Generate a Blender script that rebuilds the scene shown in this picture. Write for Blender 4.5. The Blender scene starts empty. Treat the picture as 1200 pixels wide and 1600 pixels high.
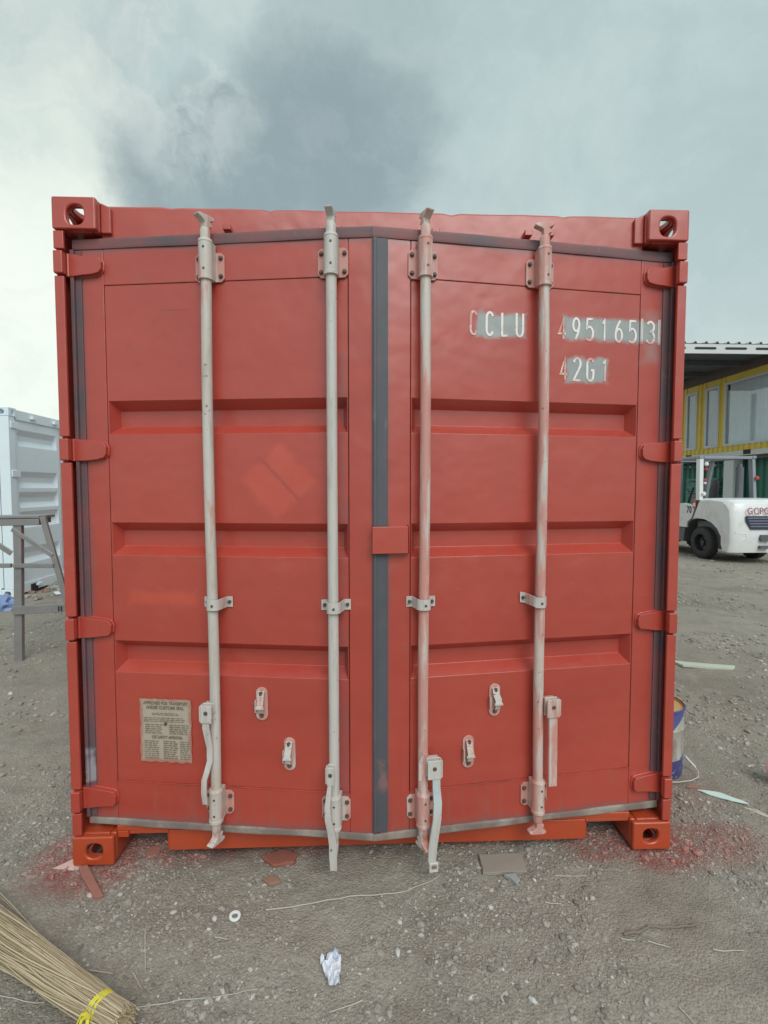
import bpy, bmesh, math, random
import numpy as np
from mathutils import Vector, Matrix

random.seed(7)
rng = np.random.default_rng(7)
R = math.radians
scene = bpy.context.scene
col = scene.collection

# ------------------------------------------------------------------ camera, sky, sun, exposure
cam_d = bpy.data.cameras.new('camera'); cam = bpy.data.objects.new('camera', cam_d); col.objects.link(cam)
cam.location = (-0.0502, -1.9085, 1.5052)
yaw, pitch = 0.03783, -0.04935
cam.rotation_euler = (math.pi/2 + pitch, 0, -yaw)
cam_d.sensor_fit = 'VERTICAL'; cam_d.sensor_height = 36.0; cam_d.lens = 36.0*760/1600
cam_d.clip_start = 0.02; cam_d.clip_end = 3000
scene.camera = cam

SUN_EL, SUN_AZ = 43.0, 165.0            # compass-like azimuth measured from +Y towards +X
sun_d = bpy.data.lights.new('sun', 'SUN'); sun = bpy.data.objects.new('sun', sun_d); col.objects.link(sun)
sun_d.energy = 1.5; sun_d.angle = R(38); sun_d.color = (1.0, 0.97, 0.935)
el, az = R(SUN_EL), R(SUN_AZ)
sdir = Vector((math.sin(az)*math.cos(el), math.cos(az)*math.cos(el), math.sin(el)))
sun.rotation_euler = sdir.to_track_quat('Z', 'Y').to_euler()

vs = scene.view_settings
vs.view_transform = 'Standard'; vs.look = 'None'; vs.exposure = 0.36; vs.gamma = 1.0; vs.use_curve_mapping = False

# ---- node helper
class NT:
    def __init__(s, tree): s.t = tree; s.t.nodes.clear()
    def n(s, typ, inputs=None, **props):
        nd = s.t.nodes.new(typ)
        for k, v in props.items(): setattr(nd, k, v)
        for k, v in (inputs or {}).items():
            sock = nd.inputs[k]
            if isinstance(v, bpy.types.NodeSocket): s.t.links.new(v, sock)
            elif isinstance(v, bpy.types.Node): s.t.links.new(v.outputs[0], sock)
            else:
                if sock.type == 'RGBA' and len(v) == 3: v = (*v, 1)
                sock.default_value = v
        return nd
    def math(s, op, a, b=0.0, c=None, clamp=False):
        d = {0: a, 1: b}
        if c is not None: d[2] = c
        return s.n('ShaderNodeMath', d, operation=op, use_clamp=clamp).outputs[0]
    def mix(s, f, a, b, mode='MIX'):
        nd = s.n('ShaderNodeMix', data_type='RGBA', blend_type=mode)
        for i, v in ((0, f), (6, a), (7, b)):
            if isinstance(v, bpy.types.NodeSocket): s.t.links.new(v, nd.inputs[i])
            else: nd.inputs[i].default_value = v if not isinstance(v, (tuple, list)) else ((*v, 1) if len(v) == 3 else v)
        return nd.outputs[2]
    def smooth(s, x, a, b):
        nd = s.n('ShaderNodeMapRange', {0: x, 1: a, 2: b, 3: 0.0, 4: 1.0}, interpolation_type='SMOOTHSTEP')
        return nd.outputs[0]
    def noise(s, vec, scale, detail=4, rough=.55, dist=0.0):
        return s.n('ShaderNodeTexNoise', {'Vector': vec, 'Scale': scale, 'Detail': detail, 'Roughness': rough, 'Distortion': dist}).outputs[0]
    def bump(s, h, strength, dist):
        return s.n('ShaderNodeBump', {'Height': h, 'Strength': strength, 'Distance': dist}).outputs[0]

# ---- the cloudy sky
world = bpy.data.worlds.new('World'); scene.world = world; world.use_nodes = True
w = NT(world.node_tree)
tc = w.n('ShaderNodeTexCoord').outputs['Generated']
sky = w.n('ShaderNodeTexSky', sky_type='NISHITA', sun_disc=False, sun_elevation=el, sun_rotation=az,
          air_density=1.0, dust_density=2.0, ozone_density=1.0).outputs[0]
def pixdir(u, v):
    a, b = (u-600)/760, -(v-800)/760
    f = Vector((math.sin(yaw)*math.cos(pitch), math.cos(yaw)*math.cos(pitch), math.sin(pitch)))
    r = Vector((math.cos(yaw), -math.sin(yaw), 0)); up = r.cross(f)
    return (f + a*r + b*up).normalized()
wn = w.n('ShaderNodeTexNoise', {'Vector': tc, 'Scale': 4.2, 'Detail': 8.0, 'Roughness': .6}).outputs[1]
wofs = w.n('ShaderNodeVectorMath', {0: wn, 1: (.5, .5, .5)}, operation='SUBTRACT').outputs[0]
wsc = w.n('ShaderNodeVectorMath', {0: wofs, 'Scale': .26}, operation='SCALE').outputs[0]
wd0 = w.n('ShaderNodeVectorMath', {0: tc, 1: wsc}, operation='ADD').outputs[0]
wd = w.n('ShaderNodeVectorMath', {0: wd0}, operation='NORMALIZE').outputs[0]
def blob(d, r0, r1):
    dt = w.n('ShaderNodeVectorMath', {0: wd, 1: tuple(d)}, operation='DOT_PRODUCT').outputs[1]
    return w.smooth(dt, math.cos(R(r1)), math.cos(R(r0)))
sep = w.n('ShaderNodeSeparateXYZ', {0: tc}).outputs
n1 = w.noise(tc, 2.2, 6, .55, .3)
n2 = w.noise(wd, 5.0, 7, .6)
base = w.mix(w.smooth(n1, .35, .68), (.49, .615, .62), (.58, .705, .69))
base = w.mix(w.math('MULTIPLY', w.smooth(n2, .45, .72), .18), base, (.66, .74, .70))
lt = blob(pixdir(110, 180), 6, 22)
lt2 = blob(pixdir(-10, 580), 2, 29)
base = w.mix(w.math('MULTIPLY', w.math('MULTIPLY', lt, w.smooth(w.math('ADD', w.math('MULTIPLY', n2, .6), w.math('MULTIPLY', w.noise(wd, 11.0, 8, .65), .4)), .38, .64)), .75), base, (.78, .84, .78))
base = w.mix(w.math('MULTIPLY', lt2, .95), base, (1.06, 1.13, 1.0))
dk = w.math('MAXIMUM', w.math('MAXIMUM', blob(pixdir(515, 235), 2, 12.5), w.math('MULTIPLY', blob(pixdir(570, 70), 2, 10), .40)), w.math('MAXIMUM', blob(pixdir(270, 320), 3, 8.5), blob(pixdir(405, 280), 3, 9)))
base = w.mix(w.math('MULTIPLY', dk, .88), base, (.285, .375, .405))
edge = blob(pixdir(310, 165), 1, 8.0)
base = w.mix(w.math('MULTIPLY', w.math('MULTIPLY', edge, w.smooth(n2, .42, .58)), .5), base, (.82, .90, .86))
n3 = w.noise(wd, 13.0, 8, .65)
base = w.mix(w.math('MULTIPLY', w.smooth(n3, .44, .70), .10), base, (.84, .92, .88))
base = w.mix(w.math('MULTIPLY', w.smooth(n3, .54, .32), .09), base, (.33, .42, .44))
hz = w.smooth(sep[2], .52, .0)
base = w.mix(w.math('MULTIPLY', hz, .22), base, (.80, .86, .84))
cloud = base
bg1 = w.n('ShaderNodeBackground', {'Color': sky, 'Strength': 0.07})
bg2 = w.n('ShaderNodeBackground', {'Color': cloud, 'Strength': 0.78})
ms = w.n('ShaderNodeMixShader', {0: 0.9, 1: bg1.outputs[0], 2: bg2.outputs[0]})
w.n('ShaderNodeOutputWorld', {0: ms.outputs[0]})

# ------------------------------------------------------------------ materials
MATS = {}
def mat(name, build):
    m = bpy.data.materials.new(name); m.use_nodes = True
    nt = NT(m.node_tree)
    build(nt); MATS[name] = m
    return m
def out(nt, color, rough=.5, metal=0.0, normal=None, spec=.7, **kw):
    d = {'Base Color': color, 'Roughness': rough, 'Metallic': metal, 'Specular IOR Level': spec}
    if normal is not None: d['Normal'] = normal
    d.update(kw)
    b = nt.n('ShaderNodeBsdfPrincipled', d)
    nt.n('ShaderNodeOutputMaterial', {0: b.outputs[0]})
def ocoord(nt): return nt.n('ShaderNodeTexCoord').outputs['Object']
def wpos(nt): return nt.n('ShaderNodeNewGeometry').outputs['Position']

def boxmask(nt, vec, u0, u1, z0, z1, soft, wob=.0, wscale=20):
    s = nt.n('ShaderNodeSeparateXYZ', {0: vec}).outputs
    nz = nt.math('MULTIPLY', nt.math('SUBTRACT', nt.noise(vec, wscale, 3), .5), wob)
    fx = nt.math('SUBTRACT', nt.math('ABSOLUTE', nt.math('SUBTRACT', s[0], (u0+u1)/2)), (u1-u0)/2)
    fz = nt.math('SUBTRACT', nt.math('ABSOLUTE', nt.math('SUBTRACT', s[2], (z0+z1)/2)), (z1-z0)/2)
    d = nt.math('ADD', nt.math('MAXIMUM', fx, fz), nz)
    return nt.smooth(d, soft, -soft)

RED = (.405, .072, .050)
def red_common(nt, v, fresh=0.0):
    big = nt.noise(v, 1.7, 4, .6)
    mid = nt.noise(v, 14, 4, .6)
    lap = nt.noise(nt.n('ShaderNodeMapping', {'Vector': v, 'Scale': (.9, .9, 6.5)}).outputs[0], 1.0, 3, .5)
    run = nt.noise(nt.n('ShaderNodeMapping', {'Vector': v, 'Scale': (38, 38, 1.3)}).outputs[0], 1.0, 3, .55)
    hi, lo = ((.48, .072, .026), (.44, .060, .020)) if fresh else ((.455, .062, .040), (.410, .051, .034))
    c = nt.mix(nt.smooth(big, .3, .7), lo, hi)
    c = nt.mix(nt.math('MULTIPLY', nt.smooth(lap, .42, .66), .35), c, tuple(x*1.10 for x in hi))
    c = nt.mix(nt.math('MULTIPLY', nt.smooth(mid, .5, .78), .35), c, (.38, .078, .048))
    c = nt.mix(nt.math('MULTIPLY', nt.smooth(run, .62, .78), .30), c, (.30, .050, .042))
    dust = nt.smooth(nt.noise(v, 5.5, 7, .7), .56, .80)
    c = nt.mix(nt.math('MULTIPLY', dust, .22), c, (.38, .12, .10))
    sp = nt.smooth(nt.noise(v, 85, 2, .5), .735, .765)
    c = nt.mix(nt.math('MULTIPLY', sp, .55), c, (.17, .05, .04))
    fine = nt.noise(v, 420, 2, .5)
    wav = nt.noise(v, 2.6, 3, .55)
    dent = nt.smooth(nt.noise(v, 7.0, 2, .5), .60, .80)
    h = nt.math('ADD', nt.math('MULTIPLY', wav, 6.0), nt.math('ADD', nt.math('MULTIPLY', fine, .16), nt.math('MULTIPLY', dent, -.45)))
    nrm = nt.bump(h, .45, .005)
    ro = nt.math('ADD', .22 if fresh else .25, nt.math('MULTIPLY', mid, .20))
    return c, ro, nrm
def b_red(nt):
    v = ocoord(nt); c, ro, nrm = red_common(nt, v); out(nt, c, ro, 0, nrm, 1.0)
mat('red_paint', b_red)
def b_red_frame(nt):
    v = ocoord(nt); c, ro, nrm = red_common(nt, v, 0)
    # old brown coat and rust wearing through along edges
    k = nt.smooth(nt.noise(v, 6, 6, .65), .60, .74)
    c = nt.mix(nt.math('MULTIPLY', k, .45), c, (.20, .062, .045))
    sp = nt.smooth(nt.noise(v, 70, 3, .6), .70, .76)
    c = nt.mix(nt.math('MULTIPLY', sp, .6), c, (.10, .045, .035))
    out(nt, c, ro, 0, nrm, 1.0)
mat('red_frame_paint', b_red_frame)
def b_red_wet(nt):
    v = ocoord(nt); c, ro, nrm = red_common(nt, v, 1); out(nt, c, ro, 0, nrm, .8)
mat('red_wet_paint', b_red_wet)
GREY = (.30, .36, .36)
def seam_dirt(nt, v, c):
    ln = nt.math('MAXIMUM', boxmask(nt, v, .1185, .1225, .33, 2.28, .006, .004, 30), boxmask(nt, v, 1.0625, 1.0665, .33, 2.28, .006, .004, 30))
    ln = nt.math('MAXIMUM', ln, nt.math('MAXIMUM', boxmask(nt, v, .12, 1.065, .3235, .3285, .006, .004, 30), boxmask(nt, v, .12, 1.065, 2.278, 2.283, .006, .004, 30)))
    c = nt.mix(nt.math('MULTIPLY', nt.math('MULTIPLY', ln, nt.smooth(nt.noise(v, 11, 4, .6), .46, .62)), .6), c, (.15, .045, .035))
    st = nt.n('ShaderNodeMapping', {'Vector': v, 'Scale': (30, 30, 2.6)}).outputs[0]
    rs = nt.math('MULTIPLY', nt.smooth(nt.noise(st, 1.0, 4, .6), .50, .70), boxmask(nt, v, -.2, 1.4, .0, .30, .10, .10, 5))
    c = nt.mix(nt.math('MULTIPLY', rs, .38), c, (.26, .13, .10))
    sc = nt.n('ShaderNodeMapping', {'Vector': v, 'Scale': (9, 9, 60), 'Rotation': (0, .5, 0)}).outputs[0]
    sk = nt.math('MULTIPLY', nt.smooth(nt.noise(sc, 1.0, 2, .5), .72, .76), nt.smooth(nt.noise(v, 2.3, 3), .52, .62))
    return nt.mix(nt.math('MULTIPLY', sk, .35), c, (.55, .20, .16))
def b_red_left(nt):
    v = ocoord(nt); c, ro, nrm = red_common(nt, v); c = seam_dirt(nt, v, c)
    # brighter fresh-sprayed diamond and bar left by old stickers
    rot = nt.n('ShaderNodeVectorRotate', {'Vector': v, 'Center': (.79, 0, 1.525), 'Axis': (0, 1, 0), 'Angle': R(43)}).outputs[0]
    m1 = boxmask(nt, rot, .695, .905, 1.425, 1.625, .016, .07, 14)
    cut = boxmask(nt, rot, .802, .812, 1.40, 1.66, .006, .012, 30)
    m1 = nt.math('MULTIPLY', m1, nt.math('SUBTRACT', 1.0, nt.math('MULTIPLY', cut, 1.0)))
    c = nt.mix(nt.math('MULTIPLY', m1, .60), c, (.58, .085, .050))
    c = nt.mix(nt.math('MULTIPLY', cut, nt.math('MULTIPLY', boxmask(nt, rot, .79, .83, 1.42, 1.64, .02), .35)), c, (.27, .05, .045))
    m2 = boxmask(nt, v, .19, .46, 1.048, 1.098, .02, .03, 20)
    c = nt.mix(nt.math('MULTIPLY', m2, .6), c, (.58, .085, .045))
    gh = boxmask(nt, v, .20, .46, 1.96, 2.18, .004, .015, 25)
    c = nt.mix(nt.math('MULTIPLY', nt.math('MULTIPLY', gh, nt.smooth(nt.noise(v, 30, 3), .55, .65)), .25), c, (.30, .055, .045))
    ln = boxmask(nt, v, .345, .455, 2.178, 2.182, .003, .004, 40)
    c = nt.mix(nt.math('MULTIPLY', ln, .6), c, (.22, .045, .04))
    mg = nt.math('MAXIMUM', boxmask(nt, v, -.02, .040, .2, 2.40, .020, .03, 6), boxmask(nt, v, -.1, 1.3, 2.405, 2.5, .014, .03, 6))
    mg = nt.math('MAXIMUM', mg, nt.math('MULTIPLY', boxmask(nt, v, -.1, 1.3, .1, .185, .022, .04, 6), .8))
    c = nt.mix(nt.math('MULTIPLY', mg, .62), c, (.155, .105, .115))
    # darker, greyer strip between the rod and the free edge
    m3 = boxmask(nt, v, 1.03, 1.05, .25, 2.0, .02, .06, 5)
    c = nt.mix(nt.math('MULTIPLY', m3, .55), c, (.20, .10, .11))
    out(nt, c, ro, 0, nrm, 1.0)
mat('red_paint_left_door', b_red_left)
def b_red_right(nt):
    v = ocoord(nt); c, ro, nrm = red_common(nt, v); c = seam_dirt(nt, v, c)
    m = boxmask(nt, v, .375, .575, 2.085, 2.172, .012, .05, 16)
    m = nt.math('MAXIMUM', m, boxmask(nt, v, .735, 1.16, 2.092, 2.176, .012, .045, 16))
    m = nt.math('MAXIMUM', m, boxmask(nt, v, .75, .925, 1.925, 2.018, .011, .05, 16))
    m = nt.math('MAXIMUM', m, nt.math('MULTIPLY', boxmask(nt, v, 1.085, 1.15, 2.02, 2.21, .03, .05, 16), .35))
    tone = nt.mix(nt.noise(v, 28, 4), (.24, .30, .305), (.36, .43, .43))
    c = nt.mix(nt.math('MULTIPLY', m, .93), c, tone)
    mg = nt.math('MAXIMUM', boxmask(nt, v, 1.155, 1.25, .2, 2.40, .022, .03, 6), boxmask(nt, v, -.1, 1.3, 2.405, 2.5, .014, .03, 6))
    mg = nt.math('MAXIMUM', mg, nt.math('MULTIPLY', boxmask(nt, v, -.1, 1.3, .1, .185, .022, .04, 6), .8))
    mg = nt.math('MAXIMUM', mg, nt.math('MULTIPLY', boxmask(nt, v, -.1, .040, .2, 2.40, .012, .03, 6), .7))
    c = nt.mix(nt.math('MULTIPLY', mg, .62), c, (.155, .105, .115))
    # rust runs below
    st = nt.n('ShaderNodeMapping', {'Vector': v, 'Scale': (26, 1, 2.2)}).outputs[0]
    rs = nt.smooth(nt.noise(st, 1.0, 3), .66, .76)
    rs = nt.math('MULTIPLY', rs, boxmask(nt, v, .75, 1.15, .3, .8, .1))
    c = nt.mix(nt.math('MULTIPLY', rs, .35), c, (.25, .045, .03))
    out(nt, c, ro, 0, nrm, 1.0)
mat('red_paint_right_door', b_red_right)

def b_rubber(nt):
    v = ocoord(nt)
    k = nt.math('MULTIPLY', nt.smooth(nt.noise(v, 3.5, 6, .6), .36, .70), .85)
    c = nt.mix(nt.math('MULTIPLY', k, .85), (.100, .078, .092), (.27, .075, .072))
    k2 = nt.smooth(nt.noise(v, 40, 3), .62, .75)
    c = nt.mix(nt.math('MULTIPLY', k2, .3), c, (.2, .2, .21))
    c = nt.mix(nt.math('MULTIPLY', boxmask(nt, v, .004, .034, .33, .46, .012, .05, 20), .7), c, (.42, .40, .44))
    out(nt, c, .62, 0, nt.bump(nt.noise(v, 60, 3), .3, .002))
mat('gasket_rubber', b_rubber)
def b_rubber_worn(nt):
    v = ocoord(nt)
    st = nt.n('ShaderNodeMapping', {'Vector': v, 'Scale': (12, 12, 1.1)}).outputs[0]
    k = nt.math('MULTIPLY', nt.smooth(nt.noise(st, 1.6, 6, .65), .56, .74), .8)
    c = nt.mix(nt.noise(v, 6, 5, .6), (.052, .058, .075), (.105, .105, .122))
    c = nt.mix(k, c, (.25, .075, .070))
    wl = nt.math('MULTIPLY', nt.smooth(nt.noise(st, 3.0, 5, .7), .60, .74), .5)
    c = nt.mix(wl, c, (.26, .26, .27))
    c = nt.mix(nt.math('MULTIPLY', boxmask(nt, v, .0, .030, .36, .46, .02, .10, 20), .5), c, (.34, .15, .14))
    out(nt, c, .6, 0, nt.bump(nt.noise(v, 60, 3), .3, .002))
mat('gasket_worn', b_rubber_worn)
def b_rubber_dusty(nt):
    v = ocoord(nt)
    k = nt.smooth(nt.noise(v, 7, 5, .6), .4, .66)
    c = nt.mix(k, (.20, .155, .14), (.33, .30, .26))
    k2 = nt.smooth(nt.noise(v, 5, 4), .55, .7)
    c = nt.mix(nt.math('MULTIPLY', k2, .6), c, (.30, .085, .06))
    out(nt, c, .85, 0, nt.bump(nt.noise(v, 60, 3), .3, .002))
mat('gasket_dusty', b_rubber_dusty)

def rodmat(name, redness, basec=(.56, .53, .48)):
    def b(nt):
        v = ocoord(nt)
        st = nt.n('ShaderNodeMapping', {'Vector': v, 'Scale': (14, 14, 1.9)}).outputs[0]
        k = nt.smooth(nt.noise(st, 1.6, 5, .65), .60-redness, .74-redness)
        c = nt.mix(nt.smooth(nt.noise(v, 4, 4), .35, .65), basec, (.57, .545, .51))
        gr = nt.smooth(nt.noise(nt.n('ShaderNodeMapping', {'Vector': v, 'Scale': (50, 50, 5)}).outputs[0], 1.0, 5, .7), .46, .70)
        c = nt.mix(nt.math('MULTIPLY', gr, .5 if redness < .1 else .22), c, (.34, .31, .28))
        c = nt.mix(nt.math('MULTIPLY', k, .68), c, (.56, .17, .13))
        sp = nt.smooth(nt.noise(v, 55, 4, .6), .645, .685)
        pat = nt.smooth(nt.noise(v, 3.2, 2), .46, .60)
        c = nt.mix(nt.math('MULTIPLY', nt.math('MULTIPLY', sp, pat), .85), c, (.13, .085, .065))
        out(nt, c, .55, 0, nt.bump(nt.noise(v, 70, 4), .4, .0015))
    mat(name, b)
rodmat('rod_paint', .08, (.53, .475, .42))
rodmat('rod_paint_bare', .05, (.55, .535, .51))
rodmat('rod_paint_reddish', .19, (.60, .47, .43))
rodmat('bracket_paint', .22, (.54, .42, .37))
rodmat('blue_grey_handle', -.02, (.46, .54, .57))
def plain(name, c, rough=.5, metal=0.0, var=.15, scale=12, bump=.1, bscale=80, dirt=None, dirtk=.5):
    def b(nt):
        v = ocoord(nt)
        lo = tuple(x*(1-var) for x in c); hi = tuple(min(1, x*(1+var)) for x in c)
        cc = nt.mix(nt.noise(v, scale, 4, .6), lo, hi)
        if dirt:
            k = nt.smooth(nt.noise(v, scale*.45, 5, .62), .5, .72)
            cc = nt.mix(nt.math('MULTIPLY', k, dirtk), cc, dirt)
        out(nt, cc, rough, metal, nt.bump(nt.noise(v, bscale, 3), bump, .003) if bump else None)
    return mat(name, b)
plain('bolt_steel', (.13, .085, .075), .6, .3)
plain('dark_slot', (.02, .018, .018), .8)
def b_sten(nt):
    v = ocoord(nt)
    m = boxmask(nt, v, .395, .60, 2.085, 2.20, .012, .05, 16)
    m = nt.math('MAXIMUM', m, boxmask(nt, v, .738, 1.2, 2.095, 2.20, .012, .045, 16))
    m = nt.math('MAXIMUM', m, boxmask(nt, v, .765, .915, 1.935, 2.012, .011, .05, 16))
    m = nt.math('MAXIMUM', m, nt.math('MULTIPLY', nt.smooth(nt.noise(v, 35, 3), .5, .6), .6))
    k = nt.smooth(nt.noise(v, 60, 4), .58, .66)
    c = nt.mix(m, (.66, .32, .27), (.86, .81, .78))
    c = nt.mix(nt.math('MULTIPLY', k, .6), c, (.45, .30, .28))
    out(nt, c, .5)
mat('stencil_paint', b_sten)
plain('plate_print', (.19, .145, .11), .7)
def b_plate(nt):
    v = ocoord(nt)
    c = nt.mix(nt.noise(v, 22, 4, .6), (.38, .32, .25), (.47, .41, .335))
    e = nt.math('SUBTRACT', 1.0, boxmask(nt, v, .233, .425, .428, .664, .008, .03, 25))
    c = nt.mix(nt.math('MULTIPLY', e, .75), c, (.40, .13, .09))
    out(nt, c, .6, 0, nt.bump(nt.noise(v, 12, 2), .3, .004))
mat('plate_metal', b_plate)
plain('white_container_paint', (.75, .87, .93), .38, 0, .03, 4, .10, 4, dirt=(.70, .75, .75), dirtk=.25)
plain('galvanised', (.32, .315, .315), .5, .55, .25, 9, .2, 40, dirt=(.36, .33, .30), dirtk=.5)
plain('forklift_white', (.76, .79, .80), .3, 0, .05, 6, .06, 3, dirt=(.52, .51, .46), dirtk=.5)
plain('forklift_grey', (.10, .11, .125), .5, 0, .2)
plain('forklift_leg', (.27, .30, .34), .45, 0, .1)
plain('tyre_rubber', (.028, .028, .031), .8, 0, .3, 20, .3, 30, dirt=(.10, .095, .09), dirtk=.4)
plain('rim_steel', (.07, .072, .08), .5, .5)
plain('seat_vinyl', (.02, .021, .024), .55)
plain('lamp_red', (.55, .05, .05), .3)
plain('lamp_clear', (.75, .75, .72), .2)
plain('print_red', (.36, .10, .12), .5)
plain('print_black', (.02, .02, .022), .5)
plain('grille_dark', (.03, .032, .06), .5)
plain('grille_slat', (.20, .21, .30), .4)
plain('yellow_paint', (.74, .54, .05), .5, 0, .12, 3, .1, 20, dirt=(.50, .36, .06), dirtk=.4)
plain('beam_white', (.60, .63, .64), .5, 0, .08)
plain('roof_grey', (.48, .50, .48), .5, .1, .12)
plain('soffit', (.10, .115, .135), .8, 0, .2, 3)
plain('brown_board', (.11, .085, .075), .7, 0, .3, 6)
plain('green_wall', (.05, .20, .15), .55, 0, .15)
plain('green_crate', (.08, .27, .23), .5, 0, .2)
plain('dark_inside', (.03, .035, .04), .9)
plain('curtain', (.84, .87, .89), .85, 0, .12, 6)
plain('window_frame', (.55, .58, .60), .45, 0, .08)
def b_glass(nt):
    a = nt.n('ShaderNodeBsdfTransparent', {0: (.90, .93, .94)})
    g = nt.n('ShaderNodeBsdfGlossy', {'Color': (.9, .95, 1), 'Roughness': .03})
    fa = nt.n('ShaderNodeLayerWeight', {'Blend': .5}).outputs['Facing']
    fr = nt.math('ADD', .05, nt.math('MULTIPLY', nt.math('POWER', fa, 4.0), .6))
    m = nt.n('ShaderNodeMixShader', {0: fr, 1: a.outputs[0], 2: g.outputs[0]})
    nt.n('ShaderNodeOutputMaterial', {0: m.outputs[0]})
mat('glass', b_glass)
plain('wood_board', (.30, .265, .225), .85, 0, .15, 18, .3, 40)
plain('red_wood', (.32, .135, .105), .8, 0, .2, 20, .2, 40)
plain('pink_scrap', (.62, .42, .38), .8, 0, .15, 20)
def b_paper(nt):
    v = ocoord(nt)
    k = nt.smooth(nt.noise(v, 22, 4), .5, .66)
    c = nt.mix(nt.math('MULTIPLY', k, .55), (.74, .77, .85), (.40, .48, .62))
    out(nt, c, .7)
mat('white_paper', b_paper)
plain('washer_white', (.75, .80, .80), .35)
plain('straw', (.42, .345, .22), .75, 0, .25, 30)
plain('pale_straw', (.50, .46, .38), .8, 0, .2, 30)
plain('dark_twig', (.20, .165, .14), .85, 0, .25, 30)
plain('yellow_twine', (.72, .66, .05), .45)
plain('pale_board', (.50, .56, .45), .7, 0, .1, 6)
plain('cream_plastic', (.58, .72, .68), .4, 0, .1, 8)
plain('pink_plastic', (.48, .34, .31), .5, 0, .1, 8)
plain('brick_red', (.26, .09, .065), .9, 0, .3, 30, .5, 60)
plain('brown_stone', (.30, .17, .12), .9, 0, .2, 20, .4, 60)
plain('grey_stone', (.33, .34, .33), .9, 0, .2, 20, .4, 60)
plain('blue_plastic', (.18, .27, .48), .5, 0, .2, 5, .5, 6)
plain('wire_white', (0.499, 0.482, 0.447), .45)
plain('lid_tan', (.50, .32, .14), .7, 0, .15, 6, dirt=(.40, .29, .17), dirtk=.4)
def b_pail(nt):
    v = ocoord(nt); s = nt.n('ShaderNodeSeparateXYZ', {0: v}).outputs
    st = nt.n('ShaderNodeMapping', {'Vector': v, 'Scale': (1, 1, .25)}).outputs[0]
    c = nt.mix(nt.smooth(nt.noise(st, 26, 5, .65), .4, .66), (.46, .44, .39), (.24, .21, .18))
    zz = nt.math('ADD', s[2], nt.math('MULTIPLY', nt.math('SUBTRACT', nt.noise(v, 9, 3), .5), .05))
    zz = nt.math('SUBTRACT', zz, nt.math('MULTIPLY', s[0], .15))
    low = nt.smooth(zz, .108, .100)
    c = nt.mix(low, c, nt.mix(nt.smooth(nt.noise(v, 40, 3), .62, .7), (.075, .085, .28), (.5, .52, .6)))
    d = nt.math('ADD', nt.math('MULTIPLY', s[0], 1.0), nt.math('MULTIPLY', nt.math('SUBTRACT', .36, s[2]), 1.1))
    up = nt.math('MULTIPLY', nt.smooth(d, .128, .12), nt.smooth(s[2], .2, .21))
    c = nt.mix(up, c, (.085, .10, .29))
    out(nt, c, .42, .1)
mat('pail_paint', b_pail)

def overspray(nt, v, c, red=(.27, .095, .085)):
    s = nt.n('ShaderNodeSeparateXYZ', {0: v}).outputs
    nz = nt.math('MULTIPLY', nt.math('SUBTRACT', nt.noise(v, 7, 4, .6), .5), .30)
    m = None
    for (x, y, rx, ry, k) in ((-1.17, .05, .29, .26, 1.0), (1.17, .04, .27, .19, 1.0), (1.40, .05, .36, .17, .65), (.95, .05, .22, .13, .85),
                              (-.80, .10, .40, .13, .75), (-.35, .12, .35, .12, .6), (.35, .16, .60, .13, .6), (1.5, .42, .35, .3, .22)):
        dx = nt.math('DIVIDE', nt.math('SUBTRACT', s[0], x), rx); dy = nt.math('DIVIDE', nt.math('SUBTRACT', s[1], y), ry)
        d = nt.math('SQRT', nt.math('ADD', nt.math('MULTIPLY', dx, dx), nt.math('MULTIPLY', dy, dy)))
        mm = nt.math('MULTIPLY', nt.smooth(nt.math('ADD', d, nz), 1.05, .45), k)
        m = mm if m is None else nt.math('MAXIMUM', m, mm)
    sp = nt.smooth(nt.noise(v, 130, 3, .6), .35, .6)
    m = nt.math('MULTIPLY', m, nt.math('ADD', .50, nt.math('MULTIPLY', nt.smooth(nt.noise(v, 24, 4, .65), .38, .60), .65)))
    m = nt.math('MULTIPLY', m, nt.math('ADD', .45, nt.math('MULTIPLY', sp, .55)))
    return nt.mix(m, c, red)
def b_ground(nt):
    v = wpos(nt)
    c = nt.mix(nt.smooth(nt.noise(v, .55, 5, .6), .35, .68), (0.268, 0.245, 0.210), (0.344, 0.320, 0.282))
    c = nt.mix(nt.math('MULTIPLY', nt.smooth(nt.noise(v, 4.5, 6, .65), .45, .7), .5), c, (0.212, 0.195, 0.171))
    c = nt.mix(nt.math('MULTIPLY', nt.smooth(nt.noise(v, 8, 6, .7, .4), .52, .72), .6), c, (0.400, 0.378, 0.336))
    vo = nt.n('ShaderNodeTexVoronoi', {'Vector': v, 'Scale': 120.0, 'Randomness': 1.0})
    hs = nt.n('ShaderNodeSeparateColor', {0: vo.outputs['Color']}).outputs
    c = nt.mix(nt.math('MULTIPLY', nt.smooth(hs[0], .72, .95), .35), c, (0.448, 0.432, 0.392))
    c = nt.mix(nt.math('MULTIPLY', nt.smooth(hs[1], .75, 1.0), .28), c, (0.168, 0.156, 0.138))
    damp = nt.smooth(nt.noise(v, 1.3, 5, .6, .6), .52, .66)
    c = nt.mix(nt.math('MULTIPLY', damp, .38), c, (0.188, 0.168, 0.144))
    c = nt.mix(1.0, c, (1.03, 1.015, .985), 'MULTIPLY')
    c = overspray(nt, v, c)
    f = nt.noise(v, 240, 4, .65); f2 = nt.noise(v, 45, 4, .6)
    h = nt.math('ADD', nt.math('MULTIPLY', f, .4), nt.math('ADD', f2, nt.math('MULTIPLY', nt.math('SUBTRACT', 1.0, vo.outputs['Distance']), .5)))
    out(nt, c, .95, 0, nt.bump(h, .8, .010), .2)
mat('gravel_dirt', b_ground)
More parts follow.
